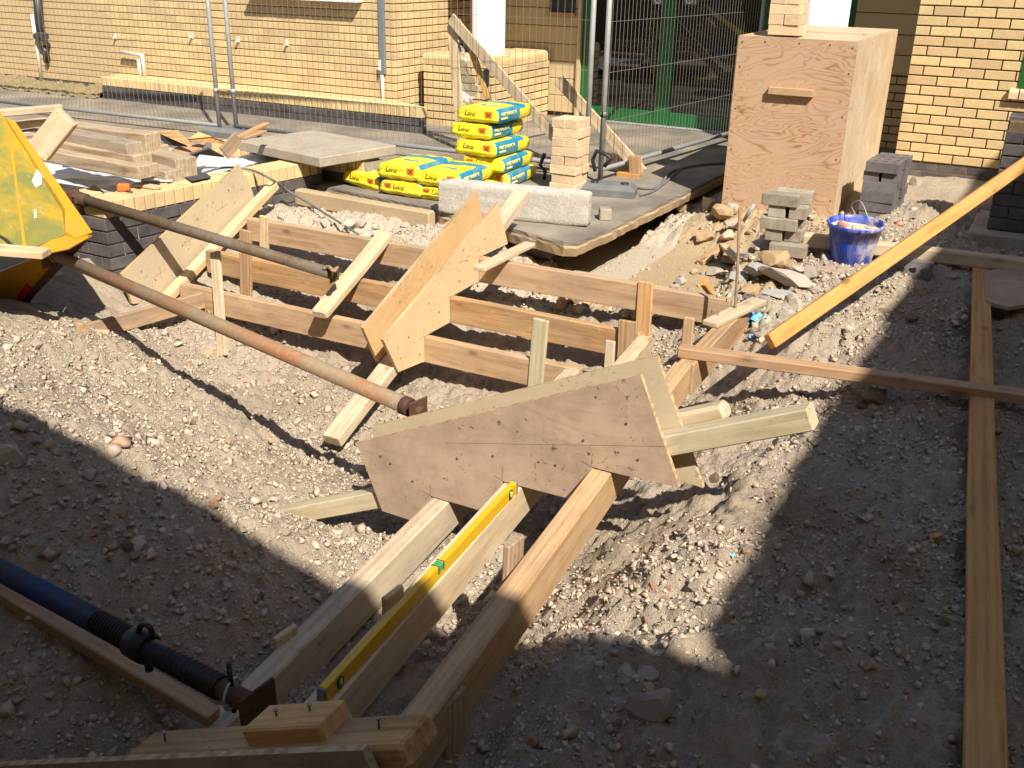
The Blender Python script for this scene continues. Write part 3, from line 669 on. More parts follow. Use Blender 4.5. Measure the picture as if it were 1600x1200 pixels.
def sticker(px, py):
    p = PY(px, py, 10.19); s = box('wheelchair_sticker', p.x-.066, p.x+.066, 10.188, 10.191, p.z-.012, p.z+.13, MT['sticker'], door, .0005)
    c = Vector((p.x-.012, 10.186, p.z+.038)); pts = [c+Vector((.036*math.cos(a), 0, .036*math.sin(a))) for a in np.linspace(.9, 6.0, 20)]
    tube('wheel_mark', pts, .0065, MT['white'], s, 6)
    tube('figure_mark', [c+Vector((-.012, 0, .085)), c+Vector((-.008, 0, .04)), c+Vector((.03, 0, .035)), c+Vector((.046, 0, -.004)), c+Vector((.06, 0, .0))], .007, MT['white'], s, 6)
    tube('head_mark', [c+Vector((-.012, .001, .106)), c+Vector((-.012, -.001, .106))], .011, MT['white'], s, 12)
MT['sticker'] = plain('sticker_grey', (.22, .23, .24), .5)
sticker(1030, 5); sticker(1079, 5)
# hallway behind the glass
hall = empty('entrance_hall', (-3.3, 12, 0), 'dim entrance hall seen through the glazed doors', 'room')
box('floor', -5.6, -1.3, 10.5, 15, -.06, 0.0, MT['hall_lining'], hall, .001); box('back_wall', -5.6, -1.3, 15, 15.2, -.06, 3.0, MT['hall_lining'], hall, .001)
box('side_wall', -5.8, -5.6, 10.42, 15, -.06, 3.0, MT['hall_lining'], hall, .001); box('side_wall', -1.3, -1.1, 10.42, 15, -.06, 3.0, MT['hall_lining'], hall, .001)
box('ceiling', -5.8, -1.1, 10.42, 15.2, 2.6, 2.8, MT['hall_lining'], hall, .001)
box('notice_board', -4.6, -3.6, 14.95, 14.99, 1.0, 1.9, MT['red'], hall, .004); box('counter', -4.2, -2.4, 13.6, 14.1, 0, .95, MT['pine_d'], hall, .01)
# wall to the right of the screen, in the shade of the canopy
box('wall', DX1+.1, -.9, 10.19, 10.5, -.05, 3.2, MT['mortar'], bld, .001)
brickwork(bld, (DX1+.1, 10.176, -.02), (1, 0, 0), (0, -1, 0), 1.0, 9, MT['brick'], .075, .225, .010, .012, .1, cap=60)
for k in range(12): box('cladding_board', DX1+.1, -.92, 10.155, 10.185, .665+k*.178, .665+k*.178+.172, MT['clad'], bld, .005)
# canopy roof over the entrance (its soffit shades the recess)
box('canopy', -6.9, -2.55, 8.88, 10.7, 2.62, 2.85, MT['white'], bld, .01); box('canopy', -2.545, -1.16, 8.66, 10.7, 2.62, 2.85, MT['white'], bld, .01)
# right-hand wing
rw = empty('brick_wing', (-1.15, 8.9, 0), 'yellow brick wing wall with dark plinth right of the plywood box', 'wall')
RX, RY, RZ = -1.149, 8.895, .116
box('wall', RX+.014, 3.0, RY+.014, RY+.9, -.2, 3.6, MT['mortar'], rw, .001)
brickwork(rw, (RX, RY, RZ), (1, 0, 0), (0, -1, 0), 2.6, 24, MT['brick'], .075, .225, .0095, .0105, .1, cap=240, start=0.0)
brickwork(rw, (RX, RY+.1, RZ), (0, 1, 0), (-1, 0, 0), .9, 24, MT['brick'], .075, .225, .0115, .012, .1, cap=60)
brickwork(rw, (RX+.01, RY+.012, RZ-.15), (1, 0, 0), (0, -1, 0), 2.6, 2, MT['brick_b'], .075, .225, .009, .009, .1, cap=40)
wz = PY(1590, 137, RY)
wf = box('window', wz.x, wz.x+1.2, RY-.012, RY+.03, wz.z, wz.z+1.1, MT['green'], rw, .004)
box('glass_pane', wz.x+.06, wz.x+1.14, RY-.016, RY-.013, wz.z+.06, wz.z+1.04, MT['black_pl'], wf, .001)
for k in range(5):
    obj('sill_brick', bull_mesh(.066, .14, .075, MT['brick_l'], .03), rw, frame_m((wz.x-.05+k*.0745, RY-.045, wz.z-.082), (1, 0, 0), (0, 0, 1)))
# wall fittings on the long left wall
def fit(name, px, py, dy=.02): return PY(px, py, WY-dy)
wp = empty('waste_pipe', fit('', 60, 60), 'white waste pipe with black fittings at the far left of the wall', 'pipe')
tube('pipe', [fit('', 50, 22), fit('', 65, 126)], .022, MT['offwhite'], wp)
tube('black_pipe', [fit('', 56, -30, .06), fit('', 62, 40, .06), fit('', 66, 60, .06)], .05, MT['black_pl'], wp)
tube('valve', [fit('', 58, 57, .05), fit('', 70, 57, .11)], .05, MT['black_pl'], wp); tube('elbow', [fit('', 68, 72, .06), fit('', 72, 84, .06), fit('', 73, 96, .03)], .038, MT['black_pl'], wp)
lp = empty('overflow_pipe', fit('', 222, 90), 'short white L-shaped overflow pipe on the yellow wall', 'pipe')
tube('pipe', [fit('', 188, 81, .07), fit('', 222, 86, .07), fit('', 227, 124, .07)], .022, MT['offwhite'], lp); tube('pipe', [fit('', 216, 92, .06), fit('', 220, 124, .06)], .02, MT['offwhite'], lp)
cl = empty('cable_conduit', fit('', 597, 100), 'grey plastic conduit with white tail on the yellow wall', 'pipe')
a = fit('', 593.5, -40, .03); b = fit('', 597, 116, .03)
timber('cover', a, b, .062, .03, MT['grey_pl'], cl, up=(0, -1, 0)); tube('tail', [fit('', 597, 117), fit('', 599, 164)], .016, MT['offwhite'], cl); box('tag', b.x-.012, b.x+.012, b.y-.04, b.y-.032, b.z+.04, b.z+.14, MT['paper'], cl, .001)
for px, py, lb in ((179, 57, 'small white bracket on the wall above the overflow pipe'), (298, 56, 'small white bracket on the wall left of the fence poles'), (371, 62, 'small white bracket on the wall right of the fence poles'), (447, 67, 'small white bracket on the wall halfway to the conduit')):
    p = fit('', px, py); e = empty('wall_bracket', p, lb, 'bracket', 'brackets on the yellow wall')
    box('back_plate', p.x-.02, p.x+.02, WY-.012, WY-.002, p.z-.03, p.z+.03, MT['offwhite'], e, .002); tube('peg', [(p.x, WY-.012, p.z-.01), (p.x, WY-.05, p.z-.02)], .012, MT['offwhite'], e, 8)
# high window edge at the top of the long wall
h0 = PY(395, 0, WY); h1 = PY(567, 4, WY)
box('window_board', h0.x, h1.x, WY-.12, WY-.001, h1.z-.0, h1.z+.04, MT['white'], bld, .004)
# the blocks behind and beside the viewer that throw the foreground shade
bb = empty('brick_block', (-3, -3, 0), 'tall yellow brick block behind the viewer that shades the near ground', 'building')
HB = 5.0
box('wall', -16, 12, -6, 2.03-.62*HB, -.2, HB, MT['brick'], bb, .01)
br = empty('brick_block', (6, 6, 0), 'tall yellow brick block to the right that shades the long plank', 'building')
box('wall', -.545+.72*HB, 12, 2.1-.62*HB, 16, -.2, HB, MT['brick'], br, .01)
# leaf litter verge
vb = MT['verge'] = speck('dry_litter', (.3, .22, .12), (.2, .15, .07), 40, .95, 0, .8, .01, (.16, .17, .06), .5, 5)
xs = np.linspace(-14, -9.9, 120); ys = np.linspace(8.2, 8.61, 26); XX, YY = np.meshgrid(xs, ys, indexing='ij')
ZZ = .004+.13*np.clip((YY-8.22)/.3, 0, 1)*(.7+.5*vnoise(XX*9, YY*9))+.05*vnoise(XX*31, YY*31)
tag(obj('verge', grid_mesh('verge', np.stack([XX, YY, ZZ], -1).reshape(-1, 3), 120, 26, vb)), kind='structure')

# ================================================================== STEP FORMWORK
RISE = .15
def riser(name, x0, x1, yf, zt, mat, label, th=.05):
    o = timber(name, (x0, yf+th/2, zt), (x1, yf+th/2, zt), th, .148, mat, wob=.002); return tag(o, label, 'timber', 'riser boards of the step formwork')
riser('riser_board', -4.55, -1.30, 4.84, 0.0, MT['pine_r'], 'top riser board of the steps, nearest the asphalt slab')
riser('riser_board', -4.62, -1.66, 4.52, -RISE, MT['pine_d'], 'middle riser board of the steps, grey and scuffed')
riser('riser_board', -4.60, -1.87, 4.255, -2*RISE, MT['pine_r'], 'lowest riser board of the steps, next to the prop')
def beam(p0, p1, zt, mat, label, w=.074, h=.145):
    return tag(timber('riser_beam', (*p0, zt), (*p1, zt), w, h, mat, wob=.002, b=.005), label, 'timber', 'long beams running towards the viewer')
beam((-.969, .9), (-1.221, 3.895), 0, MT['pine'], 'rightmost of the three long beams, orange and highest')
beam((-1.212, 3.90), (-1.228, 4.832), 0.0, MT['pine_d'], 'short beam at the far corner beyond the cross timber')
beam((-1.30, .9), (-1.625, 4.515), -RISE, MT['pine_p'], 'middle of the three long beams, carrying the yellow level')
beam((-1.614, .9), (-1.905, 4.25), -2*RISE, MT['pine_p'], 'leftmost of the three long beams, pale and lowest')
tag(timber('cap_board', PZ(1187, 466, .026)+Vector((0, 0, 0)), PZ(1110, 503, .026), .085, .024, MT['pine_p']), 'pale nailed board capping the far corner of the formwork', 'board')
def nails(parent, pts, up=(0, 0, 1), h=.012, r=.0022):
    for p in pts:
        p = Vector(p); u = Vector(up)
        tube('nail', [p-u*.004, p+u*h*.8, p+u*h*.8, p+u*h], [r, r, r*2.1, r*2.1], MT['nail'], parent, 8)
nails(bpy.data.objects['cap_board'], [PZ(1122, 492, .028), PZ(1135, 471, .028), PZ(1112, 488, .028), PZ(1120, 464, .028)])
# stringer A: the big brown sheet across the three long beams
def sheet_y(name, poly, y, th, mat, parent, edge=None): return plate(name, [(x, y, z) for x, z in poly], (0, -1, 0), th, mat, parent, (1, 0, 0), edge)
sa = empty('stringer_form', (-1.5, 2.85, -.4), 'big brown plywood stringer across the three long beams', 'formwork')
polyA = [(-2.161, -.154), (-1.016, .380), (-.853, .014), (-1.09, .006), (-1.166, .006), (-1.166, -.139), (-1.43, -.143), (-1.512, -.143), (-1.512, -.293), (-1.73, -.294), (-1.822, -.294), (-1.822, -.431), (-2.05, -.427)]
sheet_y('plywood_sheet', polyA, 2.8, .018, MT['ply_b'], sa, MT['ply_e'])
polyB = [(-2.15, -.12), (-1.0, .415), (-.80, -.02), (-1.09, .006), (-1.166, .006), (-1.166, -.139), (-1.43, -.143), (-1.512, -.143), (-1.512, -.293), (-1.73, -.294), (-1.822, -.294), (-1.822, -.40), (-2.04, -.40)]
sheet_y('plywood_sheet', polyB, 2.897, .018, MT['ply_g'], sa, MT['ply_e'])
timber('raking_timber', (-2.66, 2.857, -.665), (-.475, 2.857, .34), .074, .072, MT['pine_t'], sa, up=(0, 0, 1), top=False)
timber('raking_timber', (-1.7, 2.96, -.19), (-.765, 2.96, .252), .07, .06, MT['pine_p'], sa, up=(0, 0, 1), top=False, b=.012)
def pline(parent, a, b, n, w=.0016):
    a = Vector(a); b = Vector(b); n = Vector(n); timber('pencil_line', a+n*.0006, b+n*.0006, w, .0008, MT['pencil'], parent, up=n, wob=0, b=.0002, seg=2)
for (x, z) in ((-1.166, .006), (-1.512, -.143), (-1.822, -.294)):
    pline(sa, (x, 2.8, z+.004), (x, 2.8, z+.05), (0, -1, 0)); pline(sa, (x-.035, 2.8, z+.012), (x, 2.8, z), (0, -1, 0))
pline(sa, (-1.75, 2.8, -.05), (-.91, 2.8, .15), (0, -1, 0), .0012)
# stringer B: the pair of warm plywood sheets in the middle of the far run
sb = empty('stringer_form', (-2.85, 4.5, -.4), 'pair of notched plywood sheets in the middle of the far riser boards', 'formwork')
def sheet_x(name, poly, x, th, mat, parent, edge=None): return plate(name, [(x, y, z) for y, z in poly], (1, 0, 0), th, mat, parent, (0, 1, .45), edge)
notch = [(4.25, -.44), (4.25, -.296), (4.515, -.296), (4.515, -.146), (4.835, -.146), (4.835, .004)]
sheet_x('plywood_sheet', [(3.875, -.194), (4.0, -.415)] + notch + [(5.19, .004), (5.058, .283)], -2.79, .018, MT['ply_g2'] if 'ply_g2' in MT else MT['ply_w'], sb, MT['ply_e'])
sheet_x('plywood_sheet', [(3.876, -.153), (3.997, -.389)] + notch + [(5.15, .004), (5.035, .343)], -2.915, .018, MT['ply_w'], sb, MT['ply_e'])
timber('raking_timber', (-2.861, 3.50, -.60), (-2.861, 5.50, .272), .1, .06, MT['pine_p'], sb)
timber('batten', PZ(748, 417, .05), PZ(828, 378, .05), .075, .025, MT['pine_p'], sb)
for (y, z) in ((4.515, -.146), (4.25, -.296)):
    pline(sb, (-2.79, y, z), (-2.79, y, z+.05), (1, 0, 0)); pline(sb, (-2.79, y-.04, z+.0), (-2.79, y, z), (1, 0, 0))
# stringer C: the left-hand sheet
sc_ = empty('stringer_form', (-4.74, 4.4, -.4), 'pale plywood stringer leaning beside the brick planter', 'formwork')
XC = -4.74
pc = [PX(374, 257, XC), PX(400, 300, XC)]
polyC = [(p.y, p.z) for p in [PX(374, 257, XC), PX(392, 292, XC)]] + [(5.16, .0), (4.34, -.45)] + [(p.y, p.z) for p in [PX(207, 475, XC), PX(190, 428, XC)]]
sheet_x('plywood_sheet', polyC[::-1], XC, .018, MT['ply_g'], sc_, MT['ply_e'])
q0 = PX(427, 284, -4.675); q1 = PX(262, 456, -4.675); dq = (q1-q0)
timber('raking_timber', q0, q0+dq*1.28, .07, .05, MT['pine_p'], sc_)
for (y, z) in ((4.835, .004), (4.515, -.146), (4.25, -.296)):
    pline(sc_, (XC, y, z+.01), (XC, y, z+.09), (1, 0, 0)); pline(sc_, (XC, y-.06, z+.03), (XC, y+.05, z+.06), (1, 0, 0))
RN = random.Random(5)
nails(sb, [(-2.79, RN.uniform(4.0, 5.0), 0) for k in range(0)])
for (y, z) in ((4.1, -.25), (4.2, -.38), (4.4, -.2), (4.62, -.08), (4.7, .02), (4.9, .1), (4.3, -.12)): nails(sb, [(-2.79, y, z)], (1, 0, 0), .004, .0022)
for (y, z) in ((4.1, -.2), (4.3, -.1), (4.45, -.12), (4.6, .02), (4.75, .1), (4.9, .15), (4.2, -.28)): nails(sc_, [(XC, y, z)], (1, 0, 0), .004, .0022)
for (x, z) in ((-1.2, .1), (-1.05, .2), (-1.3, -.02), (-1.55, -.05), (-1.7, -.1), (-1.9, -.25), (-2.0, -.2), (-1.0, .08)): nails(sa, [(x, 2.8, z)], (0, -1, 0), .004, .0022)
# stringer D: the one at the viewer's feet
sd = empty('stringer_form', (-1.3, 1.05, -.4), 'plywood stringer at the bottom edge with nailed blocks and blue prop against it', 'formwork')
polyD = [(-2.05, -.268), (-.83, .352), (-.66, .0), (-.93, .006), (-1.008, .006), (-1.008, -.139), (-1.27, -.143), (-1.352, -.143), (-1.352, -.293), (-1.58, -.294), (-1.66, -.294), (-1.66, -.43), (-1.9, -.43)]
sheet_y('plywood_sheet', polyD, 1.05, .018, MT['ply_b'], sd, MT['ply_e'])
r0 = PY(195, 1180, 1.12); r1_ = PY(648, 1139, 1.12)
timber('raking_timber', PY(216, 1163, 1.125), PY(649, 1137, 1.125), .1, .05, MT['pine_d'], sd, b=.007)
b0 = PY(398, 1121, 1.14); b1 = PY(517, 1113, 1.14)
blk = timber('block', b0, b1, .085, .05, MT['pine'], sd, b=.004)
nails(sd, [PY(432, 1122, 1.14), PY(484, 1114, 1.15), PY(592, 1136, 1.13), PY(258, 1156, 1.13)], h=.022, r=.0022)
# stakes
def stake(top, bot, w, th, mat, label, up=(0, -1, 0)):
    return tag(timber('stake', top, bot, w, th, mat, up=up, wob=.001), label, 'stake', 'stakes holding the riser boards')
stake(PY(334, 393, 4.245), PZ(346, 556, -.60), .075, .022, MT['pine_p'], 'tall pale stake in front of the lowest riser board, at left')
stake(PY(844, 500, 4.25), PY(833, 640, 4.24), .085, .024, MT['pine_t'], 'grey-green stake in front of the lowest riser board, behind the brown stringer')
stake(PY(1008, 441, 4.835), PY(1000, 560, 4.82), .085, .024, MT['pine'], 'orange stake nailed to the top riser board near its right end')
stake(PY(411, 338, 4.835), PY(411, 430, 4.825), .07, .022, MT['pine_p'], 'pale stake nailed to the top riser board at left')
stake(PY(382, 360, 4.515), PY(383, 470, 4.50), .09, .022, MT['pine_d'], 'dirty stake on the middle riser board at left')
stake(PY(980, 502, 4.50), PY(975, 600, 4.49), .10, .022, MT['pine_d'], 'short dirty board stake at the middle inner corner')
stake(PY(953, 533, 4.35), PY(948, 610, 4.33), .05, .022, MT['pine_p'], 'narrow pale stake at the inner corner behind the brown stringer')
stake(PY(1076, 497, 4.2), PY(1070, 570, 4.2), .05, .022, MT['pine'], 'short orange stake left of the cross timber end')
stake((-1.155, 2.2, .05), (-1.165, 2.2, -.4), .085, .022, MT['pine_d'], 'grey stake between the middle and right long beams', up=(-1, .08, 0))
stake((-.985, 1.62, -.02), (-.985, 1.62, -.45), .08, .022, MT['pine_d'], 'dark stake on the outer side of the right long beam', up=(1, -.08, 0))
stake((-1.31, 1.52, -.2), (-1.31, 1.52, -.5), .08, .022, MT['pine_d'], 'dark stake on the right side of the middle long beam', up=(1, -.08, 0))
stake((-1.447, 2.0, -.11), (-1.45, 2.0, -.5), .085, .02, MT['pine_p'], 'short pale stake on the left side of the middle beam, behind the level', up=(-1, .08, 0))
stake((-1.745, 1.86, -.27), (-1.75, 1.86, -.5), .09, .022, MT['pine_p'], 'stub of stake on the outer side of the leftmost long beam', up=(-1, .08, 0))
# loose cross timber the far prop pushes on, and a stub board at far left
tag(timber('cross_batten', PZ(497, 486, -.225), PZ(601, 361, .06), .1, .055, MT['pine_p'], b=.01, wob=.004), 'rough batten lying across the riser boards under the far prop', 'timber')
a = PZ(135, 506, -.33); b = PZ(316, 456, -.30)
tag(timber('stub_board', a, b, .035, .1, MT['pine_d']), 'short board on edge at the foot of the pale stringer', 'board')
tag(timber('offcut', PZ(118, 518, -.34), PZ(170, 520, -.36), .1, .02, MT['pine_p']), 'pale offcut half buried left of the stub board', 'offcut')
# spirit level on the middle beam
md = Vector((-1.625+1.30, 4.515-.9, 0)).normalized()
l0 = PZ(504, 1074, -.098); l1 = PZ(803, 752, -.098); lv = empty('spirit_level', l0, 'yellow spirit level lying on the middle long beam', 'level')
dl = (l1-l0).normalized(); side = Vector((dl.y, -dl.x, 0))
timber('body', l0, l1, .022, .048, MT['level'], lv, wob=0, b=.002)
timber('end_cap', l0-dl*.01, l0-dl*.0005, .0255, .0505, MT['grey_pl'], lv, wob=0, b=.002); timber('end_cap', l1+dl*.0005, l1+dl*.01, .0255, .0505, MT['grey_pl'], lv, wob=0, b=.002)
MT['vial'] = plain('vial_green', (.35, .6, .05), .1, 0, .6); MT['vial2'] = plain('vial_mint', (.05, .3, .12), .2, 0, .6)
for f in (.05, .955):
    c = l0.lerp(l1, f)+side*.0135+Vector((0, 0, -.024)); ring = [c+dl*.013*math.cos(q)+Vector((0, 0, .017*math.sin(q))) for q in np.linspace(0, 2*math.pi, 17)]
    tube('vial_ring', ring, .0024, MT['black_pl'], lv, 6); tube('vial', [c-Vector((0, 0, .012)), c+Vector((0, 0, .012))], .006, MT['vial'], lv, 8)
c = l0.lerp(l1, .52)
timber('vial_window', c-dl*.014+Vector((0, 0, .0012)), c+dl*.014+Vector((0, 0, .0012)), .0262, .026, MT['vial2'], lv, wob=0, b=.003)
for s in (-1, 1): timber('vial_frame', c+dl*(s*.0162-.0015)+Vector((0, 0, .0016)), c+dl*(s*.0162+.0015)+Vector((0, 0, .0016)), .0266, .03, MT['black_pl'], lv, wob=0, b=.001)
# ------------------------------------------------------------------ adjustable steel props
def coil(c0, c1, R, r, turns, n=10):
    d = (c1-c0); ax = d.normalized(); u = ax.orthogonal().normalized(); v = ax.cross(u); k = turns*n
    return [c0+d*(i/k)+(u*math.cos(2*math.pi*i/n)+v*math.sin(2*math.pi*i/n))*R for i in range(k+1)]
def plate_disc(name, c, ax, R, th, mat, parent, sq=True):
    ax = Vector(ax).normalized(); M = frame_m(c, ax, (0, 0, 1))
    return obj(name, boxmesh(name, -th/2, th/2, -R, R, -R, R, mat, .002), parent, M)
# near prop, blue
e0 = PZ(-60, 858, .06); e1 = PZ(404, 1106, .10); ax = (e1-e0).normalized(); L = (e1-e0).length
bp = empty('steel_prop', e0, 'worn blue adjustable steel prop in the near left shade', 'prop', 'steel props bracing the formwork')
s1 = e0+ax*(L*.52); s2 = e0+ax*(L*.66); s3 = e0+ax*(L*.9)
tube('outer_tube', [e0-ax*1.2, s1], .030, MT['prop_blue'], bp, 24); tube('thread', [s1-ax*.002, s3], .028, MT['prop_black'], bp, 20)
tube('thread_ridges', coil(s1, s2-ax*.02, .029, .0025, 13, 12), .0022, MT['prop_black'], bp, 5); tube('thread_ridges', coil(s2+ax*.1, s3, .0282, .0025, 11, 12), .0022, MT['prop_black'], bp, 5)
tube('collar', [s2-ax*.03, s2-ax*.025, s2+ax*.03, s2+ax*.035], [.034, .039, .039, .034], MT['prop_black'], bp, 20)
zz = Vector((0, 0, 1)); sd_ = ax.cross(zz).normalized()
tube('collar_handle', spline([s2+zz*.036, s2+zz*.066+ax*.02, s2+zz*.07+ax*.05, s2+zz*.04+ax*.055], 5), .007, MT['prop_black'], bp, 8)
tube('collar_lug', [s2-zz*.035+ax*.02, s2-zz*.066+ax*.022], .01, MT['prop_black'], bp, 8)
tube('inner_tube', [s3, e1], .0235, MT['rust_k'], bp, 20)
pin = s3+ax*.035; tube('pin_ring', [pin+(sd_*math.cos(q)+zz*math.sin(q))*.034+ax*.012*math.cos(q) for q in np.linspace(0, 2*math.pi, 19)], .0032, MT['galv'], bp, 6)
tube('pin', [pin-zz*.05, pin+zz*.085], .006, MT['prop_black'], bp, 8)
for k in range(5):
    c = pin-zz*.045-ax*(.012+.014*k)+zz*.002*math.sin(k); u1, v1 = (ax, zz) if k % 2 else (ax, sd_)
    tube('chain_link', [c+u1*.011*math.cos(q)+v1*.006*math.sin(q) for q in np.linspace(0, 2*math.pi, 11)], .0022, MT['galv'], bp, 5)
plate_disc('foot_plate', e1, ax, .05, .008, MT['rust_k'], bp)
# middle prop, rusty
f0 = PZ(86, 398, .06); f1 = PY(662, 646, 2.985); axf = (f1-f0).normalized()
rp = empty('steel_prop', f1, 'rusty steel prop running from the skip to the big brown stringer', 'prop', 'steel props bracing the formwork')
tube('outer_tube', [f0, f1-axf*.10], .0345, MT['rust'], rp, 24); tube('inner_tube', [f1-axf*.1, f1], .0245, MT['rust_k'], rp, 20)
tube('collar', [f1-axf*.112, f1-axf*.108, f1-axf*.075, f1-axf*.07], [.035, .0385, .0385, .035], MT['rust_k'], rp, 20)
plate_disc('foot_plate', f1-axf*.03, axf, .05, .008, MT['rust_k'], rp); plate_disc('head_plate', f0-axf*.02, axf, .07, .009, MT['rust_k'], rp)
tube('spigot', [f0-axf*.16, f0-axf*.02], .02, MT['rust_k'], rp, 12)
# far prop, dull
g1 = PZ(520, 428, -.03); g0 = PZ(118, 308, .19); axg = (g1-g0).normalized()
fp = empty('steel_prop', g1, 'dull dark steel prop passing over the corner of the planter', 'prop', 'steel props bracing the formwork')
tube('outer_tube', [g0+axg*.08, g1], .033, MT['rust_d'], fp, 24); tube('collar', [g0-axg*.04, g0-axg*.035, g0+axg*.09, g0+axg*.095], [.034, .041, .041, .034], MT['rust_k'], fp, 20)
tube('inner_tube', [g0-axg*.35, g0], .025, MT['rust_k'], fp, 16)
for k in range(7):
    q = k*.9; c = g0+axg*(-.02+.016*k)+Vector((0, math.cos(q), math.sin(q)))*.04; tube('mortar_lump', [c-axg*.012, c, c+axg*.012], [.003, .016, .003], MT['rust_k'], fp, 6)
cl0 = PZ(517, 424, .02)
fk = plate_disc('fork_plate', g1+axg*.012, axg, .042, .008, MT['rust_d'], fp)
tube('fork_lug', spline([PZ(506, 420, .0), PZ(514, 417, .02), PZ(521, 424, .02), PZ(527, 418, .02)], 5), .010, MT['pine_d'], fp, 8)

# ================================================================== RIGHT-HAND SIDE
tag(timber('cross_timber', PZ(1061, 540, .046), PZ(1600, 592, .046)+Vector((.9, .0, 0)), .07, .045, MT['pine_o']), 'long timber laid from the formwork corner out to the right edge', 'timber')
lpa, lpb = PZ(1203, 534, .085), PY(1650, 222, 6.58); lpv = ((lpa+lpb)/2-Vector(CAM)); lpu = (lpb-lpa).cross(lpv).normalized(); lpu = lpu if lpu.z > 0 else -lpu
tag(timber('leaning_plank', lpa, lpb, .036, .07, MT['pine_o'], top=False, up=lpu+Vector((0, 0, .35))), 'orange plank leaning up from the cross timber to the dark wall', 'plank')
tag(timber('long_plank', (-.225, 6.18, .012), (.215, 1.15, .012), .088, .04, MT['pine_o']), 'long orange plank lying along the right edge of the ground', 'plank')
tag(timber('timber_baulk', PZ(1256, 364, .085), PZ(1600, 402, .085)+Vector((.6, 0.02, 0)), .085, .08, MT['pine_p'], b=.01), 'thick pale baulk lying behind the blue bucket', 'timber')
n = Vector((0, 0, 1)); zc = .02
tag(plate('flat_board', [PZ(1537, 424, zc), PZ(1640, 405, zc), PZ(1640, 470, zc), PZ(1575, 480, zc), PZ(1540, 470, zc)], n, .018, MT['ply_b']), 'flat grey-brown board lying beyond the end of the long plank', 'board')
# plywood housing
px = empty('plywood_box', (-1.62, 7.4, 0), 'tall plywood box with a batten handle standing in front of the entrance', 'box')
BX0, BX1, BY0, BY1, BZ = -2.035, -1.245, 7.05, 8.66, 1.142
plate('front_panel', [(BX0, BY0, -.16), (BX1, BY0, -.16), (BX1, BY0, BZ), (BX0, BY0, BZ)], (0, -1, 0), .018, MT['ply_box'], px, (1, 0, 0), MT['ply_e'])
plate('side_panel', [(BX1-.001, BY0+.019, -.16), (BX1-.001, BY1, -.16), (BX1-.001, BY1, BZ), (BX1-.001, BY0+.019, BZ)], (1, 0, 0), .018, MT['ply_box2'] if 'ply_box2' in MT else MT['ply_w'], px, (0, 0, 1), MT['ply_e'])
plate('side_panel', [(BX0+.001, BY0+.019, -.16), (BX0+.001, BY0+.019, BZ), (BX0+.001, BY1, BZ), (BX0+.001, BY1, -.16)], (-1, 0, 0), .018, MT['ply_w'], px, (0, 0, 1), MT['ply_e'])
plate('back_panel', [(BX0, BY1+.019, -.1), (BX0, BY1+.019, BZ), (BX1, BY1+.019, BZ), (BX1, BY1+.019, -.1)], (0, 1, 0), .018, MT['ply_w'], px, (1, 0, 0), MT['ply_e'])
plate('top_panel', [(BX0+.021, BY0+.02, BZ-.012), (BX1-.021, BY0+.02, BZ-.012), (BX1-.021, BY1-.75, BZ-.012), (BX0+.021, BY1-.75, BZ-.012)], (0, 0, 1), .018, MT['ply_g'], px, (1, 0, 0))
plate('top_panel', [(BX0+.021, BY1-.748, BZ-.001), (BX1-.021, BY1-.748, BZ-.001), (BX1-.021, BY1-.002, BZ-.001), (BX0+.021, BY1-.002, BZ-.001)], (0, 0, 1), .03, MT['ply_g'], px, (1, 0, 0))
h0 = PY(1200, 138, BY0-.04); h1 = PY(1271, 142, BY0-.04)
timber('handle', (h0.x, BY0-.02, (h0.z+h1.z)/2+.008), (h1.x, BY0-.02, (h0.z+h1.z)/2+.008), .038, .05, MT['pine'], px)
for x in (BX0+.03, BX1-.03):
    nails(px, [(x, BY0, z) for z in (.1, .38, .66, .94, 1.1)], (0, -1, 0), .0015, .003)
nails(px, [(x, BY0, 1.11) for x in (-1.85, -1.62, -1.42)], (0, -1, 0), .0015, .003)
nails(px, [(BX1-.001, y, z) for y in (7.12, 7.6, 8.1, 8.55) for z in (.2, .65, 1.1)], (1, 0, 0), .0015, .003)
# bricks on top of the box
def pallet_bricks(root, o, rot, rows, mat, L=.215, Wd=.1025, H=.065, holes=None, pat=None, gap=.003, rs=3, name='brick'):
    R = random.Random(rs); o = Vector(o); me = brick_mesh(L, H, Wd, mat, .003) if holes is None else holes
    Rz = Matrix.Rotation(rot, 4, 'Z')
    for r in range(rows):
        lay = pat(r) if pat else ([(0, 0, 0), (0, Wd+gap, 0)] if r % 2 == 0 else [(0, 0, 90), (Wd+gap, 0, 90)])
        for (x, y, a) in lay:
            j = R.uniform(-.006, .006); M = Matrix.Translation(o) @ Rz @ Matrix.Translation((x+j, y+R.uniform(-.006, .006), r*(H+.0015)))
            if a: M = M @ Matrix.Translation((0, L, 0)) @ Matrix.Rotation(math.radians(-90), 4, 'Z') @ Matrix.Translation((0, Wd, 0))
            else: M = M @ Matrix.Translation((0, Wd, 0))
            M = M @ Matrix.Rotation(R.uniform(-.03, .03), 4, 'Z')
            b = obj(name, me, None, M); root.append(b)
ORD = ['top', 'second', 'third', 'fourth', 'fifth', 'sixth', 'seventh', 'bottom']
def stack_group(lst, what, where, cat, group, per=2):
    rows = len(lst)//per
    for k, b in enumerate(lst):
        r = rows-1-k//per; c = 'bottom' if r == rows-1 else ORD[r]; pos = ('front', 'back') if per == 2 else ('front', 'second', 'third', 'rearmost')
        tag(b, '%s, %s in the %s course of the %s' % (what, pos[k % per], c, where), cat, group)
lst = []; pallet_bricks(lst, PZ(1194, 54, BZ)+Vector((.02, .0, .001)), 0.0, 6, MT['brick_l'], rs=11)
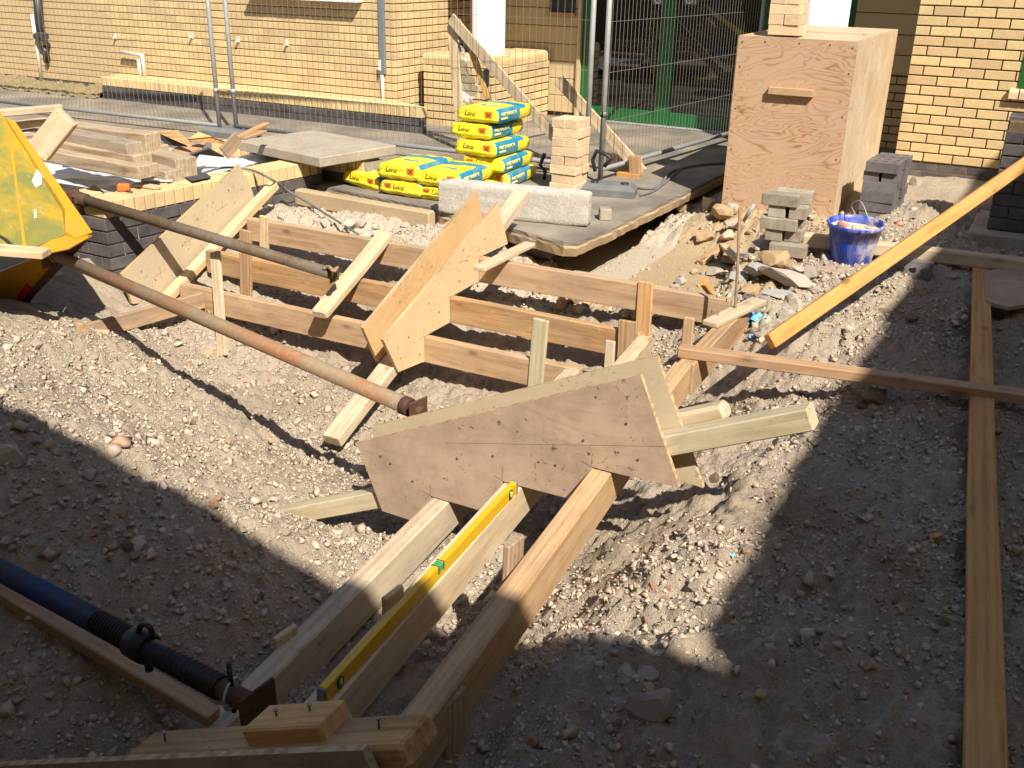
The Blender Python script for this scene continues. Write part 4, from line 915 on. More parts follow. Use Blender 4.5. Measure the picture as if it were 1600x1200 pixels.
stack_group(lst, 'cream brick', 'small stack on the plywood box', 'brick', 'bricks on the plywood box')
# cream brick stack by the fence foot
lst = []; pallet_bricks(lst, PZ(857, 299, 0)+Vector((0, .02, .001)), .0, 8, MT['brick_l'], rs=4)
stack_group(lst, 'cream brick', 'stack beside the cement bags', 'brick', 'bricks stacked beside the cement bags')
# perforated blue brick
def holed(mat, L=.215, Wd=.1025, H=.065):
    bm = bmesh.new(); xs = [L*(.5+q) for q in (-.29, 0, .29)]; r = .021; n = 12; W0 = Wd/2
    top = []; cells = [0, L*.355, L*.645, L]
    me_v = []
    def ring(cx, z): return [bm.verts.new((cx+r*math.cos(2*math.pi*k/n+math.pi/4), -W0+r*1.0*math.sin(2*math.pi*k/n+math.pi/4), z)) for k in range(n)]
    def rect(c0, c1, z):
        pts = []
        cc = [(c1, 0), (c0, 0), (c0, -Wd), (c1, -Wd)]
        for (a, b), (c, d) in zip(cc, cc[1:]+cc[:1]):
            for k in range(3): pts.append((a+(c-a)*k/3, b+(d-b)*k/3, z))
        return [bm.verts.new(p) for p in pts]
    for z in (0, H):
        for i, cx in enumerate(xs):
            R_ = ring(cx, z); Q = rect(cells[i], cells[i+1], z)
            for k in range(n): bm.faces.new((R_[k], R_[(k+1) % n], Q[(k+1) % n], Q[k]))
            if z == 0: top.append(R_)
            else:
                for k in range(n): bm.faces.new((top[i][k], top[i][(k+1) % n], R_[(k+1) % n], R_[k]))
    v = [bm.verts.new(p) for p in ((0, 0, 0), (L, 0, 0), (L, -Wd, 0), (0, -Wd, 0), (0, 0, H), (L, 0, H), (L, -Wd, H), (0, -Wd, H))]
    for f in ((0, 1, 5, 4), (1, 2, 6, 5), (2, 3, 7, 6), (3, 0, 4, 7)): bm.faces.new([v[i] for i in f])
    bmesh.ops.remove_doubles(bm, verts=bm.verts, dist=.0003); bmesh.ops.recalc_face_normals(bm, faces=bm.faces)
    me = bpy.data.meshes.new('perforated_brick'); bm.to_mesh(me); bm.free(); me.materials.append(mat); return me
MT['eng'] = speck('engineering_brick', (.145, .125, .125), (.10, .085, .087), 40, .6, .2, .3, .003, (.22, .2, .19), .35, 7, .02, .45)
HB_ = holed(MT['eng'])
lst = []; p = PZ(1340, 338, 0)
pallet_bricks(lst, p+Vector((.0, .0, -.02)), 0.0, 6, MT['eng'], holes=HB_, rs=5, pat=lambda r: ([(0, 0, 0), (0, .108, 0), (.02, .225, 0), (.02, .333, 0)] if r != 4 else [(0, .02, 90), (.115, .02, 90), (.02, .245, 0), (.02, .353, 0)]), name='perforated_brick')
stack_group(lst, 'blue three-hole brick', 'stack by the plywood box', 'brick', 'engineering bricks stacked by the box', 4)
o = obj('perforated_brick', HB_, None, Matrix.Translation(PZ(1392, 432, -.04)) @ Matrix.Rotation(.1, 4, 'Z') @ Matrix.Rotation(math.radians(90), 4, 'X') @ Matrix.Translation((0, .1025, -.065)))
tag(o, 'single three-hole engineering brick on edge by the baulk and bucket', 'brick')
# old mortar-stained bricks stacked beside the rubble
MT['old'] = speck('mortared_brick', (.36, .31, .22), (.24, .2, .14), 30, .93, .2, .7, .006, (.5, .46, .37), .6, 7, .03)
p = PZ(1190, 392, -.02); rows = [[(0, .05, 0), (.05, -.06, 0)], [(.0, 0, 90), (.12, .02, 90)], [(-.02, -.02, 0), (.0, .1, 0)], [(.01, .0, 90), (.13, .01, 90)], [(-.03, -.01, 0), (.02, .11, 0)]]
lst = []; pallet_bricks(lst, p, .06, 5, MT['old'], rs=8, pat=lambda r: rows[r], H=.07)
stack_group(lst, 'old mortared brick', 'rough stack left of the bucket', 'brick', 'old bricks stacked by the rubble')
# dark blue brick wall at the right edge
dw = empty('dwarf_wall', (.2, 6.65, 0), 'dark blue brick dwarf wall on a concrete footing at the right edge', 'wall')
wb = PZ(1540, 356, .05); DWX, DWY = wb.x+.0, wb.y
box('footing', DWX-.09, 2.6, DWY-.12, DWY+.6, -.12, .04, MT['conc_d'] if 'conc_d' in MT else MT['concrete'], dw, .01)
box('core', DWX+.012, 2.6, DWY+.012, DWY+.34, .04, .72, MT['mortar'], dw, .001)
brickwork(dw, (DWX, DWY, .045), (1, 0, 0), (0, -1, 0), 2.4, 8, MT['brick_b'], .078, .225, .01, .01, .1, cap=60)
brickwork(dw, (DWX, DWY+.1, .045), (0, 1, 0), (-1, 0, 0), .25, 9, MT['brick_b'], .078, .225, .01, .01, .1, cap=40)
# blue bucket
def bucket():
    c = PZ(1328, 414, -.05); H, r0, r1 = .265, .112, .155; root = empty('bucket', c, 'blue plastic bucket smeared with cement, beside the rubble', 'bucket')
    prof = [(0, .004), (r0*.93, .004), (r0, .012), (r0+(r1-r0)*.5, H*.5), (r1-.004, H-.03), (r1+.004, H-.03), (r1+.008, H-.004), (r1+.004, H), (r1-.003, H-.003), (r1-.006, H-.03), (r0+(r1-r0)*.45, H*.42), (r0-.006, .018), (0, .016)]
    n = 40; V = []; Fc = []
    for k in range(n):
        a = 2*math.pi*k/n
        for (r, z) in prof: V.append((r*math.cos(a), r*math.sin(a), z))
    m = len(prof)
    for k in range(n):
        for j in range(m-1):
            a = k*m+j; b = ((k+1) % n)*m+j; Fc.append((a, b, b+1, a+1))
    me = fix(mesh('shell', V, Fc, MT['bucket'], True)); M = Matrix.Translation(c) @ Matrix.Rotation(.05, 4, 'X'); obj('shell', me, root, M)
    V = [(0, 0, .228)]; k2 = 28
    for j, rr in enumerate((.05, .1, .146)):
        for k in range(k2): a = 2*math.pi*k/k2; V.append((rr*math.cos(a), rr*math.sin(a), .222+.01*math.sin(a*2+j)+.008*random.uniform(-1, 1)))
    Fc = [(0, 1+k, 1+(k+1) % k2) for k in range(k2)]+[(1+j*k2+k, 1+(j+1)*k2+k, 1+(j+1)*k2+(k+1) % k2, 1+j*k2+(k+1) % k2) for j in range(2) for k in range(k2)]
    obj('contents', fix(mesh('contents', V, Fc, MT['cement'], True)), root, M)
    hp = [M @ Vector(q) for q in ((r1+.004, 0, H-.02), (r1-.02, .02, H-.0), (.05, .12, H+.02), (-.02, .15, H+.015))]
    tube('handle', spline([M @ Vector((-.02, r1+.006, H-.02)), M @ Vector((-.06, .12, H+.06)), M @ Vector((.0, .05, H+.11)), M @ Vector((.07, -.0, H+.02)), M @ Vector((.10, .02, H-.02))], 8), .0028, MT['galv'], root, 6)
    o = obj('rubble_piece', boxmesh('rubble_piece', -.03, .03, -.02, .02, 0, .03, MT['stone_r'], .008), root, M @ Matrix.Translation((-.08, -.03, .232)) @ Matrix.Rotation(.6, 4, 'Y'))
    o = obj('rubble_piece', boxmesh('rubble_piece', -.03, .03, -.02, .02, 0, .03, MT['brick_l'], .008), root, M @ Matrix.Translation((.02, -.06, .232)) @ Matrix.Rotation(.4, 4, 'X'))
bucket()
# rebar pin and steel pin
q = PZ(1146, 526, -.12); t_ = PY(1156, 325, q.y+.05)
tag(tube('rebar_pin', [q-Vector((0, 0, .1)), q, (q+t_)/2+Vector((.004, 0, 0)), t_], .0075, MT['rust'], None, 8), 'upright rusty steel pin driven in beside the formwork corner', 'rod')
q = PZ(1162, 345, .0); tag(tube('steel_pin', [q, PY(1178, 320, q.y-.02)], .012, MT['galv'], None, 10), 'short shiny steel tube sticking out of the rubble', 'rod')
def on_ground(px_, py_, dz=0.0):
    z = -.1
    for _ in range(8):
        p = PZ(px_, py_, z); z = .5*z+.5*gz(p.x, p.y)
    p = PZ(px_, py_, z); return p+Vector((0, 0, dz))
# loose stones and bats
STM = []
for s in range(9):
    V, Fc = ico(3 if s == 1 else 2); R = np.random.default_rng(s+40)
    d = np.ones(len(V))
    for k in range(12):     # chip with planes for angular faces
        nn = R.normal(size=3); nn /= np.linalg.norm(nn); h = R.uniform(.45, .85); t = V@nn; V = V - np.outer(np.maximum(t-h, 0), nn)
    V = V*R.uniform(.75, 1.15, 3)*(1+.05*R.normal(size=(len(V), 1)))
    STM.append((V, Fc))
STONE_ME = {}
def stone_me(s, mk):
    if (s, mk) not in STONE_ME:
        V, Fc = STM[s]; STONE_ME[(s, mk)] = fix(mesh('stone', V, [tuple(int(i) for i in f) for f in Fc], MT[mk], False))
    return STONE_ME[(s, mk)]
def stone(px_, py_, r, mk, sq=.7, s=None, label=None, cat='stone', group=None, name='stone', el=1.0):
    p = on_ground(px_, py_); s = s if s is not None else random.randrange(9)
    M = Matrix.Translation(p+Vector((0, 0, r*sq*(.55 if name == 'rubble_chunk' else .35)))) @ Matrix.Rotation(random.uniform(0, 6.28), 4, 'Z') @ Matrix.Rotation(random.uniform(-.4, .4), 4, 'X') @ Matrix.Diagonal((r*el, r, r*sq, 1))
    return tag(obj(name, stone_me(s, mk), None, M), label, cat, group)
NAMED = [(57, 670, .045, 'stone', 'grey stone at the shade edge on the left spoil bank'), (15, 718, .075, 'stone_w', 'large pale stone at the left edge in the shade'), (338, 780, .028, 'stone_r', 'flat red brick chip on the left spoil bank'),
 (148, 785, .035, 'stone', 'brown stone in the left shade'), (140, 745, .035, 'stone_w', 'pale stone just inside the left shade'), (215, 855, .04, 'stone_w', 'pinkish stone in the middle of the left shade'),
 (1015, 1110, .075, 'stone', 'big grey stone in the near shade right of the beams'), (1013, 1050, .055, 'stone_w', 'flat pale stone behind the big grey one'), (1005, 1083, .045, 'sandstone', 'flat tan stone between two grey ones in the near shade'),
 (975, 1050, .05, 'stone', 'long thin stone leaning left of the flat pale stone'), (1365, 622, .075, 'clod', 'brown clod below the cross timber at the shade edge'), (1345, 635, .04, 'clod', 'smaller brown clod touching the big one'),
 (1310, 885, .06, 'stone', 'low flat stone in the right shade'), (1225, 945, .035, 'stone', 'small stone near the lit corner in the right shade'), (56, 540, .045, 'stone', 'rounded stone on the lit spoil heap below the skip'),
 (145, 560, .035, 'stone', 'tan stone in the middle of the lit spoil heap'), (98, 570, .05, 'stone', 'broad stone on the lit spoil heap'), (280, 560, .045, 'stone_w', 'pale stone below the rusty prop'), (305, 570, .04, 'stone_w', 'whitish stone beside the prop shadow'),
 (560, 735, .05, 'stone_w', 'white stone at the left edge of the brown stringer'), (325, 552, .05, 'sandstone', 'orange flat stone at the foot of the tall stake'), (130, 515, .06, 'sandstone', 'tan slab of clay below the stub board'),
 (1115, 750, .035, 'clod', 'crumbling clod by the right end of the brown stringer'), (560, 650, .04, 'stone_w', 'pale stone left of the raking timber foot'), (1330, 470, .06, 'clod', 'dark clod in the shade beyond the cross timber'), (1420, 500, .06, 'clod', 'loose clod in the shade left of the long plank'), (1380, 490, .05, 'clod', 'low clod between two darker ones in the right shade')]
MT['sandstone'] = speck('sandy_stone', (.5, .33, .17), (.4, .25, .13), 28, .92, .1, .6, .006, (.4, .31, .21), .4, 9)
MT['mortar_pale'] = speck('pale_mortar', (.6, .52, .4), (.48, .4, .3), 30, .95, .08, .8, .008, (.4, .32, .23), .4, 8)
MT['clod'] = speck('soil_clod', (.3, .2, .12), (.22, .145, .09), 24, .96, .15, .9, .01, (.36, .27, .19), .4, 8)
for (a, b, r, mk, lb) in NAMED: stone(a, b, r, mk, .65 if 'flat' not in lb else .35, None, lb)
RUB = [(1105, 330, .06, 'brick_l', .9, 'yellow brick bat standing by the left foot of the plywood box'), (1125, 345, .075, 'sandstone', .8, 'tan lump of old footing by the plywood box'), (1145, 335, .05, 'stone_w', .8, 'pale lump of mortar beside the steel tube'),
 (1150, 358, .07, 'stone_w', .5, 'yellowish slab of mortar left of the old brick stack'), (1135, 372, .06, 'brick_l', .5, 'broken cream brick in the rubble left of the rusty pin'), (1110, 405, .06, 'sandstone', .45, 'curved shard of clay pipe in the rubble'),
 (1195, 388, .10, 'conc_grey', .35, 'flat blue-grey paving chunk in front of the old bricks'), (1210, 412, .10, 'sandstone', .4, 'tan-topped concrete chunk in the rubble'), (1230, 445, .14, 'stone_w', .3, 'broad pale slab fragment below the bucket'),
 (1180, 432, .07, 'conc_grey', .6, 'square grey concrete lump below the paving chunk'), (1150, 440, .06, 'conc_grey', .5, 'grey lump beside the rusty pin'), (1115, 430, .05, 'stone', .5, 'brown stone at the left of the rubble'),
 (1290, 412, .045, 'conc_grey', .8, 'cut grey cube of concrete left of the bucket'), (1180, 480, .06, 'stone', .6, 'stone above the blue rag'), (1225, 500, .05, 'stone', .6, 'rounded stone between the rag and the leaning plank'), (1240, 480, .045, 'stone_w', .7, 'pale stone left of the leaning plank'),
 (1090, 300, .06, 'stone_r', .7, 'reddish bat in the broken edge below the box'), (1065, 330, .055, 'sandstone', .7, 'tan stone on the broken bank edge'), (1250, 405, .05, 'stone_w', .7, 'white stone in the shadow behind the bucket'), (1452, 272, .06, 'stone_w', .6, 'white stone at the foot of the wing wall'),
 (1430, 290, .05, 'stone', .6, 'stone in front of the white stone by the wing wall'), (1265, 432, .05, 'stone', .5, 'grey-brown stone under the bucket edge'), (1160, 315, .05, 'brick_l', .7, 'upright yellow brick bat behind the steel tube'),
 (1165, 408, .075, 'conc_grey', .3, 'thin grey slab lying between the rusty pin and the paving chunk'), (1248, 428, .085, 'stone_w', .28, 'pale flat slab left of the bucket base'), (1212, 466, .09, 'conc_grey', .28, 'grey flat slab below the broad pale fragment'), (1172, 458, .07, 'sandstone', .35, 'tan flat lump behind the blue rag'),
 (1272, 458, .06, 'stone_w', .35, 'pale flat chip beside the leaning plank'), (1138, 412, .07, 'sandstone', .4, 'orange clay lump left of the rusty pin'), (1100, 375, .08, 'sandstone', .4, 'flat tan crust on the bank below the slab edge'), (1075, 315, .07, 'brick_l', .5, 'yellowish crust at the top of the bank by the slab')]
for (a, b, r, mk, sq, lb) in RUB: stone(a, b, r*1.4, mk, sq*1.1, None, lb, 'rubble', None, 'rubble_chunk', 1.15)
for k in range(150):       # scattered loose stones
    while True:
        a = random.uniform(0, 1500); b = random.uniform(520, 1190); p = PZ(a, b, -.2)
        if dens_all(np.array([[p.x, p.y]]))[0] > random.random()*1.2 and not (-2.0 < p.x < -.95 and p.y < 4.9): break
    lit = not (p.x > -.55 or p.y < 2.1)
    stone(a, b, .012+.016*random.random()**2.2, random.choice(['stone', 'stone', 'stone_w', 'stone_w', 'clod', 'stone', 'sandstone', 'stone_r'] if k % 6 else ['stone_r', 'stone_w']), .75, None,
          'small loose stone lying on the sunlit soil' if lit else 'small loose stone lying on the shaded soil', 'stone', 'loose stones on the sunlit soil' if lit else 'loose stones on the shaded soil')
for k in range(110):
    while True:
        a = random.uniform(1040, 1300); b = random.uniform(300, 545); p = PZ(a, b, -.08)
        if p.x > -1.75 and p.y > 3.9 and (a-1180)**2/130**2+(b-420)**2/120**2 < 1: break
    stone(a, b, .018+.03*random.random()**1.6, random.choice(['stone', 'stone_w', 'stone_w', 'conc_grey', 'sandstone', 'brick_l']), .7, None, 'small broken lump in the rubble between the old bricks and the formwork', 'rubble', 'small rubble by the formwork corner', 'rubble_chunk')
for k in range(26):
    a = random.uniform(845, 1000); b = 452+(a-845)*.17+random.uniform(0, 26)
    stone(a, b, .02+.035*random.random()**1.4, random.choice(['stone', 'sandstone', 'stone_w', 'stone_r', 'brick_l']), .75, None, 'broken stone lying between the top and middle riser boards', 'rubble', 'broken stone between the riser boards', 'rubble_chunk')
for k in range(24):
    a = random.uniform(435, 665); b = 316+(a-435)*.16+random.uniform(0, 34)
    stone(a, b, .03+.06*random.random()**1.6, random.choice(['mortar_pale', 'mortar_pale', 'stone_w']), .5, None, 'pale mortar lump on the bank behind the top riser board', 'rubble', 'mortar lumps behind the top riser board', 'mortar_lump', 1.2)
def rag(px_, py_, mk, label, s=.05):
    p = on_ground(px_, py_, .01); n = 14; R = random.Random(px_); V = []; Fc = []
    for i in range(n):
        for j in range(n):
            u, v = i/(n-1)-.5, j/(n-1)-.5; V.append((u*2*s*(1+.3*math.sin(5*v)), v*2*s*(1+.3*math.sin(4*u+1)), .25*s+.4*s*math.sin(9*u+R.random())*math.cos(8*v)+.2*s*R.random()))
    for i in range(n-1):
        for j in range(n-1): Fc.append((i*n+j, (i+1)*n+j, (i+1)*n+j+1, i*n+j+1))
    tag(obj('rag', mesh('rag', V, Fc, MT[mk], True), None, Matrix.Translation(p) @ Matrix.Rotation(R.uniform(0, 3), 4, 'Z')), label, 'rag')
rag(1158, 503, 'rag', 'crumpled bright blue rag right of the rusty pin', .062); rag(1181, 505, 'rag2', 'crumpled turquoise scrap beside the blue rag', .048); rag(1180, 531, 'rag', 'small blue scrap just behind the cross timber', .022); rag(1144, 873, 'rag2', 'tiny turquoise chip on the lit bank', .008)
tag(timber('offcut', on_ground(1092, 414, .03), on_ground(1130, 392, .05), .06, .03, MT['pine_d']), 'short brown wood offcut in the rubble', 'offcut')
tag(timber('offcut', on_ground(1128, 392, .055), on_ground(1155, 412, .03), .05, .025, MT['pine_p']), 'pale wood offcut behind the brown one', 'offcut')
tag(timber('small_peg', PZ(1098, 446, .03), PZ(1110, 461, -.05), .03, .04, MT['pine_o'], up=(0, -1, 0)), 'short yellow wooden peg at the end of the top riser board', 'peg')

# ================================================================== FORECOURT EDGE
# pale concrete lintel
L0 = PZ(684, 333, .002); L1 = PZ(917, 356, .002); dL = (L1-L0).normalized(); back = Vector((-dL.y, dL.x, 0))
def rough_block(name, L, D, H, mat, amp=.006, n=(26, 6, 9)):
    bm = bmesh.new(); bmesh.ops.create_cube(bm, size=1.0); bmesh.ops.subdivide_edges(bm, edges=bm.edges, cuts=5, use_grid_fill=True)
    bmesh.ops.subdivide_edges(bm, edges=[e for e in bm.edges], cuts=1, use_grid_fill=True); R = random.Random(name)
    for v in bm.verts:
        c = v.co.copy(); v.co = Vector(((c.x+.5)*L, (c.y+.5)*D, (c.z+.5)*H)); e = sum(abs(abs(q)-.5) < 1e-4 for q in c)
        k = amp*(1 if e < 2 else 1.6)
        v.co += Vector((R.uniform(-k, k)*.5, R.uniform(-k, k)*.5, R.uniform(-k, k)*.5)) - Vector((c.x, c.y, c.z))*(k*1.5 if e >= 2 else 0)
    me = bpy.data.meshes.new(name); bm.to_mesh(me); bm.free(); me.materials.append(mat); me.polygons.foreach_set('use_smooth', [True]*len(me.polygons)); return me
tag(obj('concrete_lintel', rough_block('concrete_lintel', (L1-L0).length, .11, .222, MT['conc_w']), None, frame_m(L0, dL, (0, 0, 1))), 'rough white concrete lintel standing on edge at the slab corner', 'lintel')
# brick packing under the slab corner and half brick on top
for k, (a, b, z, lb) in enumerate(((840, 402, -.19, 'dark brick packed under the slab corner'), (868, 398, -.19, 'second dark brick packed under the slab corner'))):
    p = PZ(a, b, z); tag(obj('packing_brick', brick_mesh(.2, .07, .1, MT['brick_b']), None, Matrix.Translation(p+Vector((-.12, .1, .0))) @ Matrix.Rotation(.1*k, 4, 'Z')), lb, 'brick')
p = PZ(945, 342, .0); tag(obj('half_brick', boxmesh('half_brick', -.04, .04, -.05, .05, 0, .075, MT['old'], .005), None, Matrix.Translation(p) @ Matrix.Rotation(.5, 4, 'Z')), 'brown half brick on the slab beside the fence foot', 'brick')
# kerb in front of the bags
k0 = PZ(505, 301, .004); k1 = PZ(676, 330, .004)
tag(timber('edging_kerb', k0-(k1-k0)*.3, k1, .08, .12, MT['sandy'], b=.012, wob=.004), 'worn concrete edging kerb along the front of the cement bags', 'kerb')
# ------------------------------------------------------------------ cement bags
def bag_mesh(name, Wd=.335, L=.5, H=.113, seed=0, flat=1.0):
    nx_, ny_, nz_ = 16, 20, 6; R = np.random.default_rng(seed); V = {}; vs = []; Fc = []
    bm = bmesh.new(); bmesh.ops.create_cube(bm, size=2.0); bmesh.ops.subdivide_edges(bm, edges=bm.edges, cuts=9, use_grid_fill=True)
    for v in bm.verts:
        x, y, z = v.co
        ex = 1-max(0, abs(x)-.0)**6*.0
        # pillow: thickness falls towards the long sides and the folded ends
        t = (1-.10*abs(x)**6)*(1-.14*abs(y)**6); px_ = x*(1-.05*abs(z)**3*(abs(x) > .8)); 
        zx = z*t; w = 1-.06*(1-abs(z))*0
        bul = 1+.035*(1-z*z); yl = y*(1+.02*(1-z*z))
        nn = .010*vnoise(np.array([x*3+seed*7.1]), np.array([y*3+z*2.0]))[0]+.007*vnoise(np.array([x*8+seed]), np.array([y*8-z*4]))[0]
        v.co = Vector((px_*bul*Wd/2+nn*.6, yl*L/2+L/2+nn*.6, (zx+1)*H/2*flat+nn))
    # pinched seam along the near end
    for v in bm.verts:
        if v.co.y < .004: v.co.y -= .012*math.exp(-((v.co.z-H*.32)/.012)**2)
    me = bpy.data.meshes.new(name); bm.to_mesh(me); bm.free(); me.materials.append(MT['bag']); me.polygons.foreach_set('use_smooth', [True]*len(me.polygons)); return me
def bag(p, rot, label, seed, flat=1.0, roll=0.0, pitch=0.0, haz=1, H=.113, flip=False):
    M = Matrix.Translation(p) @ Matrix.Rotation(rot, 4, 'Z') @ Matrix.Rotation(roll, 4, 'Y') @ Matrix.Rotation(pitch, 4, 'X')
    root = empty('cement_bag', p, label, 'bag', 'yellow and blue cement bags')
    obj('sack', bag_mesh('sack', seed=seed, flat=flat, H=H), root, M)
    fM = M @ Matrix.Translation((0, -.010, H*.5*flat)) @ Matrix.Rotation(math.radians(90), 4, 'X')
    x0 = -.065 if haz > 0 else -.02
    text('brand_letter', 'L', .056, MT['ink'], root, fM @ Matrix.Translation((x0-.045, .0, .004)), .001, .35)
    text('brand_name', 'afarge', .03, MT['ink'], root, fM @ Matrix.Translation((x0-.015, .004, .006)), .001, .2)
    hx = .098 if haz > 0 else -.108
    h = obj('hazard_mark', boxmesh('hazard_mark', -.028, .028, -.004, .002, -.025, .025, MT['hazard'], .0005), root, M @ Matrix.Translation((hx, -.006, H*.58*flat)))
    for s in (1, -1): timber('hazard_cross', M @ Vector((hx-.017, -.0106, H*.58*flat-.016*s)), M @ Vector((hx+.017, -.0106, H*.58*flat+.016*s)), .006, .001, MT['ink'], h, up=M.to_3x3() @ Vector((0, -1, 0)), wob=0, b=.0003, seg=2)
    sM = M @ Matrix.Translation((.175, .05, H*.52*flat)) @ Matrix.Rotation(math.radians(90), 4, 'Z') @ Matrix.Rotation(math.radians(90), 4, 'X')
    text('product_name', 'MASTERCRETE', .034, MT['yprint'], root, sM, .0035); text('product_type', 'ORIGINAL', .02, MT['yprint'], root, sM @ Matrix.Translation((0, -.026, 0)), .0035)
    return root
p = PZ(738, 289, .002)
for k, (dx, dy, rz, hz, lb) in enumerate(((.05, .05, .06, 1, 'lowest bag of the tall cement stack, mostly hidden by the lintel'), (.03, .0, .04, -1, 'second cement bag from the bottom of the tall stack'), (-.02, -.02, -.04, 1, 'third cement bag from the bottom of the tall stack'), (-.085, .02, .0, 1, 'fourth cement bag up, shifted left in the tall stack'), (-.035, .03, -.03, 1, 'topmost cement bag of the tall stack'))):
    bag(p+Vector((dx+.09, dy-.05, k*.1165)), rz, lb, k+1, 1.0, .01*(k % 2), 0, hz)
p = PZ(600, 303, .002)
bag(p+Vector((.15, .0, 0)), .02, 'lower bag of the pair on the kerb between the stack and the loose bag', 11, .95, 0, 0, -1)
bag(p+Vector((.13, .01, .112)), .05, 'upper bag of the pair on the kerb, showing its blue top print', 12, 1.05, 0, -.02)
p = PZ(655, 311, .002)
bag(p+Vector((.16, .02, 0)), .0, 'lower bag half hidden behind the left end of the lintel', 13, .8, 0, 0, -1); bag(p+Vector((.15, .03, .095)), .04, 'upper bag half hidden behind the left end of the lintel', 14, .95)
p = PZ(533, 290, .002)
bag(p+Vector((.17, .02, 0)), -.12, 'slumped cement bag lying alone at the left of the bags', 15, .95, .06, .0)
# ------------------------------------------------------------------ mesh fence panels
def fence_panel(a, b, label, feet=True, z0=.1, h=2.0, lean=0.0, sp=.058):
    a = Vector((*a, 0)); b = Vector((*b, 0)); d = (b-a); L = d.length; u = d/L; z = Vector((0, 0, 1)); root = empty('mesh_fence', a, label, 'fence', 'temporary mesh fence panels')
    for q in (a, b): tube('post', [q+z*.02, q+z*(h+.1)], .0205, MT['galv'], root, 14)
    tube('bottom_rail', [a+z*z0, b+z*z0], .019, MT['galv_d'], root, 12); tube('top_rail', [a+z*(h+.05), b+z*(h+.05)], .019, MT['galv'], root, 12)
    V = []; Fc = []
    def bar(p, q, r):
        t = (q-p).normalized(); s = t.orthogonal().normalized(); w = t.cross(s); n0 = len(V)
        for e in (p, q):
            for k in range(4): an = math.pi/2*k; V.append(e+(s*math.cos(an)+w*math.sin(an))*r)
        for k in range(4): Fc.append((n0+k, n0+(k+1) % 4, n0+4+(k+1) % 4, n0+4+k))
    n = int(L/sp)
    for k in range(1, n): bar(a+u*(L*k/n)+z*(z0), a+u*(L*k/n)+z*(h+.05), .0017)
    for k in range(1, 6): bar(a+z*(z0+k*.36), b+z*(z0+k*.36), .0019)
    tag(obj('wire_mesh', mesh('wire_mesh', V, Fc, MT['wire']), root), kind='stuff')
    return root
fb = fence_panel((-6.76, 7.17), (-3.21, 7.25), 'wire mesh fence panel in front of the pier and entrance wall')
fa = fence_panel((-10.4, 7.0), (-6.92, 7.12), 'wire mesh fence panel at left in front of the long wall')
fc = fence_panel((-3.05, 7.17), (-2.68, 10.02), 'wire mesh fence panel running back to the green doors')
def clamp(p, label, ax):
    e = empty('fence_clamp', p, label, 'clamp'); ax = Vector(ax)
    for s in (0, 1): tube('half', [p+ax*s-Vector((0, 0, .018)), p+ax*s+Vector((0, 0, .018))], .026, MT['galv'], e, 14)
    tube('bolt', [p+ax*.2-Vector((0, .03, 0)), p+ax*.5+Vector((0, -.03, 0)), p+ax*.8-Vector((0, .03, 0))], .009, MT['rust'], e, 8)
clamp(Vector((-6.92, 7.12, .42)), 'steel clamp joining the two left fence poles', (.16, .05, 0)); clamp(Vector((-3.05, 7.17, .52)), 'steel clamp on the fence pole beside the brick stack', (-.0, .0, 0))
# rubber feet
def foot(x0, x1, y0, y1, label, rot=0.0):
    c = Vector(((x0+x1)/2, (y0+y1)/2, 0)); L = x1-x0; D = y1-y0; root = empty('fence_weight', c, label, 'fence foot')
    V = [(-L/2, -D/2, 0.002), (L/2, -D/2, 0.002), (L/2, D/2, 0.002), (-L/2, D/2, 0.002), (-L/2, -D/2, .05), (L/2, -D/2, .05), (L/2, D/2, .05), (-L/2, D/2, .05), (-L*.42, -D*.36, .085), (L*.42, -D*.36, .085), (L*.42, D*.36, .085), (-L*.42, D*.36, .085)]
    Fc = [(0, 1, 2, 3), (0, 1, 5, 4), (1, 2, 6, 5), (2, 3, 7, 6), (3, 0, 4, 7), (4, 5, 9, 8), (5, 6, 10, 9), (6, 7, 11, 10), (7, 4, 8, 11), (8, 9, 10, 11)]
    obj('block', fix(mesh('block', V, Fc, MT['rubber'])), root, Matrix.Translation(c) @ Matrix.Rotation(rot, 4, 'Z'))
    for s in (-.28, .28): tube('socket', [c+Matrix.Rotation(rot, 3, 'Z') @ Vector((L*s, 0, .08)), c+Matrix.Rotation(rot, 3, 'Z') @ Vector((L*s, 0, .095))], .03, MT['black_pl'], root, 12)
foot(-3.02, -2.62, 6.72, 6.9, 'grey rubber fence foot at the slab corner beside the brick stack', .25); foot(-7.1, -6.55, 7.05, 7.28, 'grey fence foot under the two left poles')
# black folded plastic stand behind the brick stack
def zig(px_list, y, label):
    tag(tube('plastic_bracket', [PY(a, b, y) for a, b in px_list], .016, MT['black_pl'], None, 4), label, 'bracket')
zig([(851, 240), (844, 258), (852, 268), (850, 280)], 6.95, 'black angled plastic bracket left of the brick stack'); zig([(930, 268), (926, 250), (932, 236), (944, 240), (956, 248), (944, 260)], 6.98, 'black angled plastic bracket behind the fence pole')
# cables on the slab
tag(tube('cable', spline([PZ(923, 284, .013), PZ(960, 284, .03), PZ(1005, 294, .013), PZ(1030, 290, .013), PZ(1050, 268, .013), PZ(1090, 258, .013), PZ(1140, 254, .013), PZ(1200, 250, .013)], 8), .011, MT['rubber'], None, 8), 'grey cable winding over the slab to the plywood box', 'cable')
tag(tube('cable', spline([PZ(1000, 305, .012), PZ(1022, 298, .012), PZ(1045, 280, .012), PZ(1065, 262, .012)], 6), .008, MT['rubber'], None, 8), 'short loop of cable at the slab edge', 'cable')
